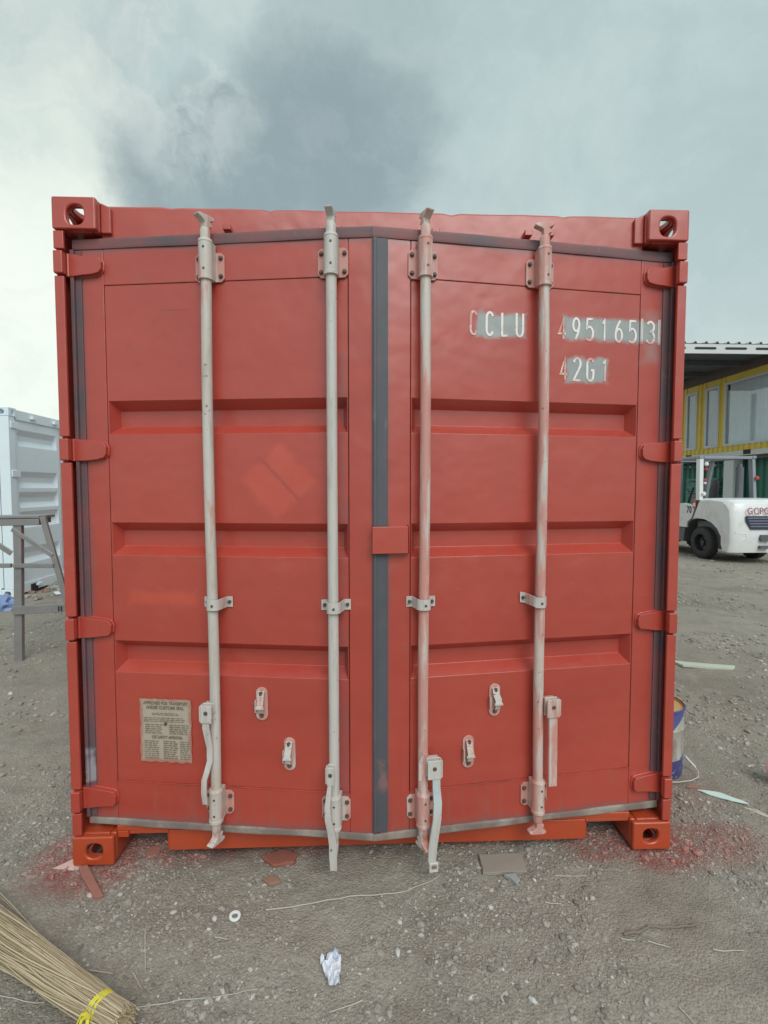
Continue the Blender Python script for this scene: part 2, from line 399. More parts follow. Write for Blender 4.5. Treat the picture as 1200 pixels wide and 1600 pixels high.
def b_pebble(nt):
    v = wpos(nt)
    a = nt.n('ShaderNodeAttribute', attribute_name='tint').outputs['Fac']
    ramp = nt.n('ShaderNodeValToRGB', {0: a})
    e = ramp.color_ramp.elements
    e[0].position = 0; e[0].color = (.15, .14, .125, 1); e[1].position = 1; e[1].color = (.62, .62, .60, 1)
    for p, cc in ((.3, (0.284, 0.264, 0.230)), (.6, (0.348, 0.327, 0.289)), (.85, (0.413, 0.391, 0.353)), (.965, (.58, .56, .52))):
        x = e.new(p); x.color = (*cc, 1)
    c = nt.mix(nt.math('MULTIPLY', nt.noise(v, 120, 3), .3), ramp.outputs[0], (.26, .24, .21))
    c = overspray(nt, v, c, (.40, .14, .12))
    out(nt, c, .85, 0, nt.bump(nt.noise(v, 300, 3), .5, .002), .3)
mat('pebble', b_pebble)

# ------------------------------------------------------------------ mesh helpers
class MB:
    def __init__(s): s.v = []; s.f = []; s.m = []; s.cur = 0; s.mats = []
    def use(s, name):
        if name not in s.mats: s.mats.append(name)
        s.cur = s.mats.index(name); return s
    def add(s, verts, faces):
        o = len(s.v); s.v += [tuple(x) for x in verts]
        for f in faces: s.f.append(tuple(i+o for i in f)); s.m.append(s.cur)
        return s
    def box(s, x0, x1, y0, y1, z0, z1):
        return s.add([(x, y, z) for z in (z0, z1) for y in (y0, y1) for x in (x0, x1)],
                     [(0, 2, 3, 1), (4, 5, 7, 6), (0, 1, 5, 4), (2, 6, 7, 3), (0, 4, 6, 2), (1, 3, 7, 5)])
    def bar(s, p0, p1, w, h, up=(0, 0, 1)):
        p0, p1 = Vector(p0), Vector(p1); d = (p1-p0).normalized()
        a = d.cross(Vector(up)).normalized(); b = a.cross(d)
        vs_ = [p+a*sa*w/2+b*sb*h/2 for p in (p0, p1) for sa, sb in ((-1, -1), (1, -1), (1, 1), (-1, 1))]
        return s.add(vs_, [(3, 2, 1, 0), (4, 5, 6, 7)] + [(i, (i+1) % 4, 4+(i+1) % 4, 4+i) for i in range(4)])
    def tube(s, pts, r, n=8, caps=True, flat=None):
        pts = [Vector(p) for p in pts]; rs = r if isinstance(r, (list, tuple)) else [r]*len(pts)
        vs_, fs = [], []
        ref = Vector((0, 0, 1)) if abs((pts[-1]-pts[0]).normalized().z) < .9 else Vector((1, 0, 0))
        for i, p in enumerate(pts):
            d = (pts[min(i+1, len(pts)-1)]-pts[max(i-1, 0)]).normalized()
            a = d.cross(ref).normalized(); b = a.cross(d)
            for k in range(n):
                t = 2*math.pi*(k+.5)/n
                vs_.append(p+(a*math.cos(t)+b*math.sin(t)*(flat or 1))*rs[i])
        for i in range(len(pts)-1):
            for k in range(n): fs.append((i*n+k, i*n+(k+1) % n, (i+1)*n+(k+1) % n, (i+1)*n+k))
        if caps: fs += [tuple(range(n))[::-1], tuple(range((len(pts)-1)*n, len(pts)*n))]
        return s.add(vs_, fs)
    def prism(s, poly, t0, t1, plane='xz'):
        # polygon in the plane, extruded along the remaining axis from t0 to t1
        def P(a, b, t): return {'xz': (a, t, b), 'yz': (t, a, b), 'xy': (a, b, t)}[plane]
        n = len(poly)
        vs_ = [P(a, b, t0) for a, b in poly]+[P(a, b, t1) for a, b in poly]
        return s.add(vs_, [tuple(range(n)), tuple(range(n, 2*n))[::-1]] + [(i, n+i, n+(i+1) % n, (i+1) % n) for i in range(n)])
    def holed(s, x0, x1, z0, z1, cx, cz, rx, rz, t0, t1, plane='xz', n=24, pw=2.6):
        # rectangular plate with a rounded hole
        outer, inner = [], []
        for k in range(n):
            a = 2*math.pi*k/n + math.pi/4; c, q = math.cos(a), math.sin(a)
            e = (abs(c)**pw+abs(q)**pw)**(-1/pw)
            inner.append((cx+rx*c*e, cz+rz*q*e))
            m = 1/max(abs(c), abs(q)); hx, hz = c*m, q*m
            outer.append(((x0+x1)/2+hx*(x1-x0)/2, (z0+z1)/2+hz*(z1-z0)/2))
        def P(a, b, t): return {'xz': (a, t, b), 'yz': (t, a, b), 'xy': (a, b, t)}[plane]
        vs_ = [P(a, b, t) for t in (t0, t1) for ring in (outer, inner) for a, b in ring]
        fs = []
        for k in range(n):
            j = (k+1) % n
            fs += [(k, j, n+j, n+k), (2*n+k, 3*n+k, 3*n+j, 2*n+j), (k, 2*n+k, 2*n+j, j), (n+k, n+j, 3*n+j, 3*n+k)]
        return s.add(vs_, fs)
    def lathe(s, prof, cx, cy, n=28):
        vs_ = [(cx+r*math.cos(2*math.pi*k/n), cy+r*math.sin(2*math.pi*k/n), z) for r, z in prof for k in range(n)]
        fs = [(i*n+k, i*n+(k+1) % n, (i+1)*n+(k+1) % n, (i+1)*n+k) for i in range(len(prof)-1) for k in range(n)]
        return s.add(vs_, fs)
    def build(s, name, material=None, parent=None, bevel=0, seg=2, smooth=35, loc=None, rot=None):
        me = bpy.data.meshes.new(name); me.from_pydata(s.v, [], s.f)
        names = s.mats if s.mats else [material]
        for m in names: me.materials.append(MATS[m])
        if s.mats: me.polygons.foreach_set('material_index', s.m)
        bm = bmesh.new(); bm.from_mesh(me); bmesh.ops.recalc_face_normals(bm, faces=bm.faces); bm.to_mesh(me); bm.free()
        me.polygons.foreach_set('use_smooth', [True]*len(me.polygons))
        me.set_sharp_from_angle(angle=R(smooth))
        o = bpy.data.objects.new(name, me); col.objects.link(o)
        if parent: o.parent = parent
        if loc: o.location = loc
        if rot: o.rotation_euler = rot
        if bevel:
            b = o.modifiers.new('bevel', 'BEVEL'); b.width = bevel; b.segments = seg; b.limit_method = 'ANGLE'; b.angle_limit = R(30); b.harden_normals = True
        return o
def tag(o, label=None, cat=None, group=None, kind=None):
    if label: o['label'] = label
    if cat: o['category'] = cat
    if group: o['group'] = group
    if kind: o['kind'] = kind
    return o
def empty(name, loc=(0, 0, 0), rot=0):
    o = bpy.data.objects.new(name, None); o.empty_display_size = .1; col.objects.link(o); o.location = loc; o.rotation_euler = (0, 0, rot); return o
def copy_of(o, parent=None, loc=None, rot=None):
    c = o.copy(); col.objects.link(c)
    if parent: c.parent = parent
    if loc: c.location = loc
    if rot: c.rotation_euler = rot
    return c
def text_mesh(txt, size, material, name, parent, M, sx=1.0, depth=.0006, bold=0.0):
    cu = bpy.data.curves.new(name, 'FONT'); cu.body = txt; cu.size = size; cu.align_x = 'LEFT'; cu.extrude = depth; cu.offset = bold; cu.space_character = 1.12 if depth > .002 else 1.0
    to = bpy.data.objects.new(name, cu); col.objects.link(to)
    dg = bpy.context.evaluated_depsgraph_get()
    me = bpy.data.meshes.new_from_object(to.evaluated_get(dg)); bpy.data.objects.remove(to)
    me.transform(M @ Matrix.Diagonal((sx, 1, 1, 1)))
    me.materials.clear(); me.materials.append(MATS[material])
    if name is None: return me
    o = bpy.data.objects.new(name, me); col.objects.link(o); o.parent = parent
    return o

# ------------------------------------------------------------------ ground
def lattice(seed, n=256): return np.random.default_rng(seed).random((n, n))
LAT = [lattice(s) for s in range(6)]
def vnoise(x, y, scale, k):
    L = LAT[k]; n = L.shape[0]
    X, Y = x/scale+1000.37, y/scale+1000.71
    i, j = np.floor(X).astype(int), np.floor(Y).astype(int); fx, fy = X-i, Y-j
    fx = fx*fx*(3-2*fx); fy = fy*fy*(3-2*fy)
    a, b, c, d = L[i % n, j % n], L[(i+1) % n, j % n], L[i % n, (j+1) % n], L[(i+1) % n, (j+1) % n]
    return (a*(1-fx)+b*fx)*(1-fy)+(c*(1-fx)+d*fx)*fy-.5
def gh(x, y):
    x = np.asarray(x, float); y = np.asarray(y, float)
    dist = np.hypot(x, y)
    h = .022*vnoise(x, y, .9, 0)+.018*vnoise(x, y, .28, 1)+.012*vnoise(x, y, .09, 2)+.006*vnoise(x, y, .035, 3)
    h = h + np.clip((dist-4)/30, 0, 1)*.08*vnoise(x, y, 3.1, 4)
    rut = lambda t, w_: np.exp(-(t/w_)**2)
    t1 = (y+.62)+.10*x+.05*np.sin(1.1*x)
    h = h - .014*rut(t1, .11) + .007*rut(t1-.2, .07) - .012*rut(x-2.0-.12*y, .13)
    # flat where the containers, forklift and posts bear on it
    flat = np.ones_like(h)
    for (cx, cy, rr) in ((-1.14, .09, .16), (1.14, .09, .16), (7.15, 8.25, .5), (8.4, 8.25, .5)):
        flat *= np.clip((np.hypot(x-cx, y-cy)-rr)/.15, .12, 1)
    return h*flat - .006
def axis(lo, hi, step, far, g=1.13):
    a = list(np.arange(lo, hi+1e-6, step))
    s = step; p = lo; left = []
    while p > -far: s *= g; p -= s; left.append(p)
    s = step; p = hi; right = []
    while p < far: s *= g; p += s; right.append(p)
    return np.array(left[::-1]+a+right)
gx = axis(-2.3, 2.6, .016, 400, 1.05); gy = axis(-1.1, 1.4, .016, 400, 1.05)
X, Y = np.meshgrid(gx, gy); Z = gh(X, Y)
nx, ny = len(gx), len(gy)
idx = np.arange(nx*ny).reshape(ny, nx)
quads = np.stack([idx[:-1, :-1], idx[:-1, 1:], idx[1:, 1:], idx[1:, :-1]], -1).reshape(-1, 4)
def np_mesh(name, verts, faces, material, smooth=True):
    me = bpy.data.meshes.new(name); k = faces.shape[1]
    me.vertices.add(len(verts)); me.vertices.foreach_set('co', verts.astype(np.float32).ravel())
    me.loops.add(faces.size); me.loops.foreach_set('vertex_index', faces.astype(np.int32).ravel())
    me.polygons.add(len(faces)); me.polygons.foreach_set('loop_start', np.arange(0, faces.size, k, dtype=np.int32))
    me.polygons.foreach_set('loop_total', np.full(len(faces), k, dtype=np.int32))
    me.polygons.foreach_set('use_smooth', np.full(len(faces), smooth, dtype=bool))
    me.update(calc_edges=True); me.validate()
    me.materials.append(MATS[material])
    o = bpy.data.objects.new(name, me); col.objects.link(o); return o
ground = np_mesh('ground', np.stack([X.ravel(), Y.ravel(), Z.ravel()], -1), quads, 'gravel_dirt')
tag(ground, 'grey-brown gravelly dirt ground of the container yard', kind='structure')

# ------------------------------------------------------------------ the red container
W, H, LEN = 1.219, 2.591, 12.19
cont = empty('shipping_container', (0, 0, 0))
tag(cont, 'red freshly painted shipping container with two slightly open doors and four pale locking rods', 'shipping container')

def casting(parent, cx_sign, z0, name='corner_casting', ymir=False, y0=0.0, W=W, mat_='red_frame_paint', ln=LEN):
    if mat_ == 'red_frame_paint' and z0 < 1: mat_ = 'red_wet_paint'
    # hollow cast corner: outer face at x = sign*W, front at y0
    m = MB(); t = .026; s = cx_sign; w_, d_, h_ = .162, .178, .118
    def X_(a): return s*(W-a)         # a measured inward from the outer side
    xs = sorted((X_(0), X_(w_)))
    yb = y0+d_ if not ymir else y0-d_
    def Yv(a): return y0+a if not ymir else y0-a
    top = z0 > 1
    f0, f1 = sorted((Yv(0), Yv(t)))
    m.holed(xs[0], xs[1], z0, z0+h_, X_(.086), z0+(.052 if top else .060), .032, .037 if top else .030, f0, f1, 'xz')
    y_a, y_b = sorted((Yv(t), Yv(d_)))
    so = sorted((X_(0), X_(t)))
    m.holed(y_a, y_b, z0, z0+h_, Yv(.098), z0+.058, .040, .034, so[0], so[1], 'yz')
    si = sorted((X_(w_-t), X_(w_)))
    m.box(si[0], si[1], y_a, y_b, z0, z0+h_)
    xi = sorted((X_(t), X_(w_-t)))
    bk = sorted((Yv(d_-t), Yv(d_)))
    m.box(xi[0], xi[1], bk[0], bk[1], z0, z0+h_)
    yi = sorted((Yv(t), Yv(d_-t)))
    zt = (z0+h_-t, z0+h_) if top else (z0, z0+t)
    zo = (z0, z0+t) if top else (z0+h_-t, z0+h_)
    m.holed(xi[0], xi[1], yi[0], yi[1], sum(xi)/2, sum(yi)/2, .036, .046, zt[0], zt[1], 'xy')
    m.box(xi[0], xi[1], yi[0], yi[1], zo[0], zo[1])
    return m.build(name, mat_, parent, bevel=.009, seg=3)
for s in (-1, 1):
    for z0 in (0.0, H-.118):
        casting(cont, s, z0); casting(cont, s, z0, ymir=True, y0=LEN)

# corner posts: outer face strip, J-shaped return, cut open at the four hinges
HZ = (2.352, 1.652, .955, .262)
for s in (-1, 1):
    m = MB()
    cuts = [H-.120] + [z for h in HZ for z in (h+.047, h-.047)] + [.120]
    for k in range(0, len(cuts), 2):
        zt, zb = cuts[k], cuts[k+1]
        jit = .003*math.sin(3+k*2.1)
        a = sorted((s*(W-.002), s*(W-.040+jit))); m.box(a[0], a[1], .004, .016, zb+.003, zt-.003)     # front flange
    a = sorted((s*(W-.013), s*(W-.020))); m.box(a[0], a[1], .018, .117, .120, H-.120)              # return
    a = sorted((s*(W-.003), s*(W-.012))); m.box(a[0], a[1], .018, .16, .120, H-.120)               # outer wall
    a = sorted((s*(W-.046), s*(W-.16))); m.box(a[0], a[1], .118, .16, .120, H-.120)                # inner channel
    m.build('corner_post', 'red_frame_paint', cont, bevel=.003)
    m = MB(); a = sorted((s*(W-.003), s*(W-.12))); m.box(a[0], a[1], LEN-.12, LEN-.004, .12, H-.12)
    m.build('corner_post', 'red_frame_paint', cont, bevel=.003)
    for h in HZ:                                                                                    # hinge lugs on the post
        m = MB(); a = sorted((s*(W-.002), s*(W-.037)))
        m.box(a[0], a[1], -.003, .024, h-.042, h+.042)
        m.build('hinge_lug', 'red_frame_paint', cont, bevel=.005)

# header with a slightly dented top edge, sloped gussets by the castings
m = MB(); n = 140; xs = np.linspace(-W+.160, W-.160, n)
vv = []
for x in xs:
    dz = -.002*abs(math.sin(11*x)) - .008*math.exp(-((x-.29)/.022)**2) - .006*math.exp(-((x+.42)/.012)**2) - .005*math.exp(-((x-.74)/.015)**2) - .004*math.exp(-((x+.80)/.02)**2)
    for (y, z) in ((.050, 2.450), (.050, 2.580+dz), (.058, 2.589+dz), (.16, 2.589), (.16, 2.450)): vv.append((x, y, z))
ff = [(i*5+k, i*5+(k+1) % 5, (i+1)*5+(k+1) % 5, (i+1)*5+k) for i in range(n-1) for k in range(5)]
ff += [(0, 1, 2, 3, 4), tuple(range((n-1)*5, n*5))[::-1]]
m.add(vv, ff); m.build('header_rail', 'red_frame_paint', cont, smooth=20)
for s in (-1, 1):
    m = MB(); m.prism([(s*(W-.163), 2.475), (s*(W-.163), 2.588), (s*(W-.200), 2.571), (s*(W-.200), 2.475)], .034, .049, 'xz')
    m.build('gusset', 'red_frame_paint', cont, bevel=.004)
# cam keepers on the header and sill
for x in (-.62, -.17, .18, .63):
    for q in (.028, -.058):
        m = MB(); m.box(x+q, x+q+.030, .014, .049, 2.488, 2.510); m.build('cam_keeper', 'red_frame_paint', cont, bevel=.003)
# sill: full-height middle, shallow ends over the two lashing cut-outs
m = MB()
m.box(-.850, .868, .030, .042, .034, .118)
m.box(-W+.163, W-.163, .030, .130, .120, .144)
for x0, x1 in ((-1.056, -1.012), ):
    m.box(x0, x1, .032, .13, .092, .118)
m.box(-1.010, -.852, .034, .13, .104, .118); m.box(.870, 1.055, .034, .13, .104, .118)
m.box(-.862, -.851, .044, .15, .030, .118); m.box(.869, .880, .044, .15, .030, .118)
m.box(-.850, .868, .044, .13, .028, .034)
m.build('sill', 'red_wet_paint', cont, bevel=.003)
m = MB(); m.box(-W+.02, W-.02, .165, LEN-.02, .13, .15); m.build('floor', 'dark_inside', cont)
# side walls (corrugated), rails, roof, blind end
for s in (-1, 1):
    m = MB(); poly = []
    y = .18; k = 0
    while y < LEN-.18:
        for (a, d) in ((0, 0), (.07, 0), (.138, .036), (.21, .036)):
            poly.append((y+a, s*(W-.010-d)))
        y += .278
    n = len(poly)
    vv = [(x, yy, z) for z in (.16, H-.10) for yy, x in poly]
    m.add(vv, [(i, i+1, n+i+1, n+i) for i in range(n-1)])
    m.build('side_wall', 'red_frame_paint', cont, smooth=20)
    m = MB(); a = sorted((s*(W-.004), s*(W-.06))); m.box(a[0], a[1], .18, LEN-.18, .03, .16); m.build('bottom_rail', 'red_frame_paint', cont, bevel=.003)
    m = MB(); m.box(a[0], a[1], .18, LEN-.18, H-.10, H-.02); m.build('top_rail', 'red_frame_paint', cont, bevel=.003)
m = MB(); m.box(-W+.062, W-.062, .162, LEN-.12, H-.03, H-.022); m.build('roof', 'red_frame_paint', cont)
m = MB(); m.box(-W+.122, W-.122, LEN-.06, LEN-.03, .12, H-.05); m.build('end_wall', 'red_frame_paint', cont)

# ---- doors
def door(origin, end, left):
    A, B = Vector(origin), Vector(end); L = (B-A).length
    ang = math.atan2(B.y-A.y, B.x-A.x)
    zb, zt = .150, 2.446
    mname = 'red_paint_left_door' if left else 'red_paint_right_door'
    u0, u1 = (0.0, L) if left else (0.0, L)
    a, b = .1205, 1.0645
    m = MB()
    m.box(u0, a-.0012, -.0025, .045, zb, zt); m.box(b+.0012, u1, -.0025, .045, zb, zt)
    m.box(a-.0012, b+.0012, -.0025, .045, 2.2805, zt); m.box(a-.0012, b+.0012, -.0025, .045, zb, .3265)
    d = m.build('door', mname, cont, bevel=.0035, loc=A, rot=(0, 0, ang))
    d['label'] = 'left door with a customs plate and a ghost diamond in the paint' if left else 'right door with the half overpainted container number'
    # pressed panel with three grooves
    us = [a+.001, a+.004, a+.026, .35, .6, .85, b-.026, b-.004, b-.001]
    gz = ((1.842, 1.712), (1.370, 1.240), (.900, .772))
    zs = [.328]
    for t, bt in gz[::-1]: zs += [bt, bt+.034, t-.034, t]
    zs += [2.279]
    m = MB(); vv = []
    for z in zs:
        for iu, u in enumerate(us):
            y = 0.0
            for t, bt in gz:
                if bt+.03 < z < t-.025 and 2 <= iu <= len(us)-3: y = .048
            vv.append((u, y, z))
    k = len(us)
    fs = []
    for j in range(len(zs)-1):
        for i in range(k-1):
            q = (j*k+i, j*k+i+1, (j+1)*k+i+1, (j+1)*k+i); dp = [vv[t][1] for t in q]
            deep = [t for t in range(4) if dp[t] > .01]
            if len(deep) == 1: t = deep[0]; fs += [(q[t], q[(t+1) % 4], q[(t+2) % 4]), (q[t], q[(t+2) % 4], q[(t+3) % 4])]
            else: fs.append(q)
    m.add(vv, fs)
    # rim closing the panel sheet at its edge
    m.box(a+.0005, b-.0005, .052, .055, .328, 2.279)
    m.build('door_panel', mname, d, bevel=.009, seg=4, smooth=40)
    # weld bead under the panel
    m = MB(); pts = [(u, -.003, .3267+.0008*math.sin(u*60)) for u in np.linspace(a, b, 50)]; m.tube(pts, .0022, 6)
    m.build('weld_bead', mname, d)
    # gaskets
    def strip(z0, z1, mt, amp, seed):
        m = MB(); n = 48; vv = []; rg_ = random.Random(seed)
        ph = [rg_.uniform(0, 6) for _ in range(4)]
        for i in range(n+1):
            x = (0 if left else -.025)+i*(L if left else L+.025)/n; q = amp*(math.sin(x*7+ph[0])+.6*math.sin(x*17+ph[1])); q2 = amp*(math.sin(x*6+ph[2])+.5*math.sin(x*23+ph[3])); bul = -.0095-.0015*math.sin(x*12+ph[1])
            vv += [(x, -.0030, z0+q), (x, bul*.75, z0+q), (x, bul, z0+(z1-z0)*.3+q), (x, bul*.8, z0+(z1-z0)*.55), (x, bul, z1-(z1-z0)*.2+q2), (x, bul*.7, z1+q2), (x, -.0030, z1+q2)]
        m.add(vv, [(i*7+k, i*7+(k+1) % 7, (i+1)*7+(k+1) % 7, (i+1)*7+k) for i in range(n) for k in range(7)]+[tuple(range(7)), tuple(range(n*7, n*7+7))[::-1]])
        m.build('gasket', mt, d, smooth=60)
    strip(zt-.030, zt+.008, 'gasket_rubber', .0009, 3 if left else 5)
    strip(zb-.005, zb+.022, 'gasket_dusty', .0014, 8 if left else 9)
    h0, h1 = (-.004, .033) if left else (L-.037, L+.004)
    m = MB(); m.box(h0, h1, -.008, -.0030, zb+.03, zt-.034); m.box((h0 if left else h1-.014), (h0+.014 if left else h1), -.020, -.0082, zb+.03, zt-.034)
    m.build('gasket', 'gasket_rubber', d, bevel=.003)
    e0, e1 = (L-.004, L+.002) if left else (-.026, .032)
    m = MB(); m.box(e0, e1, -.009, -.0030, zb+.03, zt-.034)
    if not left: m.box(e0+.004, e0+.016, -.0135, -.0092, zb+.03, zt-.034)
    m.build('gasket', 'gasket_worn', d, bevel=.002)
    # hinges: tapered blade with a weld along its edges plus knuckle
    for h in HZ:
        m = MB(); wob = lambda q: .003*math.sin(q*37+h*11)
        if left: P = lambda x, z: (x, h+z)
        else: P = lambda x, z: (L-x, h+z)
        poly = [(-.020, -.040), (.010, -.042), (.045, -.038+wob(1)), (.085, -.034+wob(2)), (.112, -.030), (.122, -.018), (.124, .010), (.116, .026), (.100, .031), (.045, .036+wob(3)), (.010, .042), (-.020, .040)]
        poly = [P(*q) for q in poly]
        if not left: poly = poly[::-1]
        m.prism(poly, -.024, -.0028, 'xz')
        kx = -.012 if left else L+.012
        m.tube([(kx, -.014, h-.043), (kx, -.014, h+.043)], .013, 12)
        edge = poly[1:11] if left else poly[1:11]
        m.tube([(x, -.0045, z) for x, z in edge], .0045, 6)
        m.build('hinge', 'red_frame_paint', d, bevel=.004, seg=2)
    return d, L
dl, LL = door((-1.17, .053, 0), (-.02, -.09, 0), True)
dr, LR = door((0, -.09, 0), (1.19, .066, 0), False)

# ---- locking gear
def bolt(m, x, z, y, r=.0085):
    m.use('bolt_steel'); m.tube([(x, y, z), (x, y-.005, z)], r, 10); m.tube([(x, y-.005, z), (x, y-.010, z)], r*.7, 6)
def cam_head(d, u, z0, rot, up, material):
    # hammer-headed cam: neck plus hooked crescent, turned about the rod axis
    k = 1 if up else -1
    m = MB(); m.tube([(0, 0, 0), (0, 0, .035*k), (0, 0, .045*k)], [.0185, .0185, .014], 12)
    poly = [(-.012, .040), (-.012, .062), (-.024, .070), (-.046, .078), (-.050, .084), (-.034, .090), (.022, .093), (.040, .088), (.036, .078), (.016, .070), (.024, .060), (.028, .052), (.014, .046), (.012, .040)]
    poly = [(x*.82, (.040+(z-.040)*.92)*k) for x, z in poly]
    if not up: poly = poly[::-1]
    m.prism(poly, -.014, .014, 'xz')
    m.build('locking_cam', material, d, bevel=.0035, seg=2, loc=(u, -.045, z0), rot=(0, 0, rot))
def rod(d, u_top, u_bot, material, rot, zt=2.412, zb=.214, sway=0.0):
    m = MB(); pts = []
    for i in range(14):
        t = i/13; z = zb+(zt-zb)*t; pts.append((u_bot+(u_top-u_bot)*t+sway*math.sin(t*math.pi*2.2), -.045+.002*math.sin(t*7), z))
    m.tube(pts, .0195, 16); m.build('locking_rod', material, d)
    cam_head(d, u_top, zt-.002, rot, True, material); cam_head(d, u_bot, zb+.002, rot+.15, False, material)
    for (z0, z1, u) in ((2.266, 2.412, u_top), (.214, .348, u_bot)):
        m = MB(); m.use('bracket_paint')
        pz0, pz1 = z0+.008, z1-.032
        c = .012
        m.prism([(u-.056, pz0+c), (u-.056+c, pz0), (u+.056-c, pz0), (u+.056, pz0+c), (u+.056, pz1-c), (u+.056-c, pz1), (u-.056+c, pz1), (u-.056, pz1-c)], -.010, -.0027, 'xz')
        m.use(material)
        m.box(u-.024, u+.024, -.040, -.0102, z0+.006, z1-.006)
        m.tube([(u, -.045, z0), (u, -.045, z0+.012), (u, -.045, z0+.0125), (u, -.045, z1-.012), (u, -.045, z1-.0115), (u, -.045, z1)], [.0275, .0275, .0255, .0255, .0275, .0235], 18)
        m.use('bolt_steel')
        for zz in (z0+.035, z1-.035): m.tube([(u+.003, -.0695, zz), (u+.003, -.0722, zz)], .0045, 8)
        for sx in (-1, 1):
            for zz in (pz0+.02, pz1-.02): bolt(m, u+sx*.043, zz, -.010)
        m.build('rod_bracket', None, d, bevel=.002)
def guide(d, u, z, tilt):
    m = MB(); m.use('rod_paint_bare'); h = .020
    prof = [(-.050, -.003), (-.031, -.003), (-.023, -.050)]
    for k in range(9):
        a = math.pi - math.pi*k/8; prof.append((.0235*math.cos(a), -.050-.021*math.sin(a)))
    prof += [(.023, -.050), (.031, -.003), (.050, -.003)]
    n = len(prof); vv = []
    for zz in (-h, h):
        for i, (x, y) in enumerate(prof):
            for t in (0, -.004):
                sc = 1+(t/-.004)*.13
                vv.append((u+x*sc, y+t, z+zz+tilt*x*(1 if abs(x) > .02 else .3)))
    fs = []
    for i in range(n-1):
        a0, b0 = 2*i, 2*(i+1); q = 2*n
        fs += [(a0, b0, q+b0, q+a0), (a0+1, q+a0+1, q+b0+1, b0+1), (a0, a0+1, b0+1, b0), (q+a0, q+b0, q+b0+1, q+a0+1)]
    fs += [(0, 2*n, 2*n+1, 1), (2*n-2, 2*n-1, 4*n-1, 4*n-2)]
    m.add(vv, fs)
    for sx in (-1, 1): bolt(m, u+sx*.044, z+tilt*sx*.044, -.007, .007)
    m.use('bolt_steel'); m.tube([(u+.003, -.074, z-.002), (u+.003, -.0775, z-.002)], .005, 8)
    m.build('rod_guide', None, d, bevel=.0012)
rods = [(dl, .545, .549, 'rod_paint', R(62), .003), (dl, 1.011, 1.013, 'rod_paint_bare', R(86), .0), (dr, .164, .163, 'rod_paint_reddish', R(104), -.002), (dr, .626, .634, 'rod_paint_reddish', R(-8), -.003)]
for (d, ut, ub, mm, rt, sw) in rods: rod(d, ut, ub, mm, rt, sway=sw)
guide(dl, .556, 1.066, .02); guide(dl, 1.016, 1.064, .04); guide(dr, .160, 1.073, -.02); guide(dr, .620, 1.063, -.22)

def handle(d, hub, pts, wid, material, hubmat, side, hw=.026, hh=.036):
    # clevis hub on the rod and a flat bent lever hanging from it
    u, z = hub
    m = MB(); m.use(hubmat)
    for yy in (-.088, -.064): m.box(u-hw, u+hw, yy, yy+.006, z-hh, z+hh)
    a_ = sorted((u+side*(hw+.0005), u+side*(hw+.006))); m.box(a_[0], a_[1], -.086, -.058, z-hh+.004, z+hh-.004)
    m.box(u-hw+.002, u+hw-.002, -.058, -.034, z-.03, z+.03)
    m.use('bolt_steel'); m.tube([(u, -.088, z+.006), (u, -.092, z+.006)], .008, 10)
    m.build('handle_hub', None, d, bevel=.005, seg=3)
    m = MB(); n = len(pts); vv = []
    for i, (x, y, zz) in enumerate(pts):
        for (sx, sy) in ((-1, -1), (1, -1), (1, 1), (-1, 1)):
            vv.append((x+sx*wid[i]/2, y+sy*.005, zz))
    fs = [(i*4+k, i*4+(k+1) % 4, (i+1)*4+(k+1) % 4, (i+1)*4+k) for i in range(n-1) for k in range(4)]
    fs += [(0, 1, 2, 3), tuple(range(4*n-4, 4*n))[::-1]]
    m.add(vv, fs)
    return m.build('rod_handle', material, d, bevel=.002, smooth=50)
# rod 1: wavy lever on the left of the rod
handle(dl, (.534, .655), [(.531, -.078, .650), (.529, -.078, .60), (.534, -.074, .56), (.540, -.070, .52), (.539, -.068, .47), (.530, -.076, .43), (.522, -.084, .40), (.521, -.086, .35), (.523, -.082, .305)],
       [.027, .026, .025, .024, .023, .022, .021, .020, .018], 'rod_paint_bare', 'rod_paint_bare', -1, .022, .034)
# rod 2: lever in front of the rod
handle(dl, (1.006, .440), [(1.006, -.080, .43), (1.000, -.082, .38), (.996, -.092, .33), (.998, -.094, .28), (1.008, -.088, .23), (1.014, -.082, .18), (1.014, -.080, .13), (1.016, -.078, .075)],
       [.014, .017, .021, .024, .028, .030, .030, .026], 'rod_paint_bare', 'rod_paint_bare', -1, .013, .034)
# rod 3: pale blue-grey lever with an eyelet at its foot
handle(dr, (.196, .452), [(.204, -.078, .44), (.205, -.080, .38), (.207, -.092, .33), (.203, -.098, .27), (.196, -.092, .21), (.190, -.086, .15), (.188, -.084, .095)],
       [.030, .030, .032, .032, .033, .034, .030], 'blue_grey_handle', 'rod_paint_bare', 1)
m = MB(); m.holed(.176, .212, .058, .096, .195, .076, .010, .010, -.092, -.080, 'xz'); m.build('handle_eyelet', 'blue_grey_handle', dr, bevel=.005, seg=3)
m = MB(); m.bar((.150, -.06, .47), (.165, -.066, .51), .02, .008, (0, 1, 0)); m.bar((.150, -.06, .40), (.150, -.06, .47), .018, .006, (0, 1, 0)); m.build('handle_clamp', 'rod_paint_reddish', dr, bevel=.002)
# rod 4: straight reddish lever hanging right of the rod
handle(dr, (.672, .650), [(.676, -.074, .64), (.677, -.074, .55), (.678, -.074, .45), (.679, -.074, .333)], [.034, .035, .035, .033], 'rod_paint_reddish', 'rod_paint_reddish', 1)

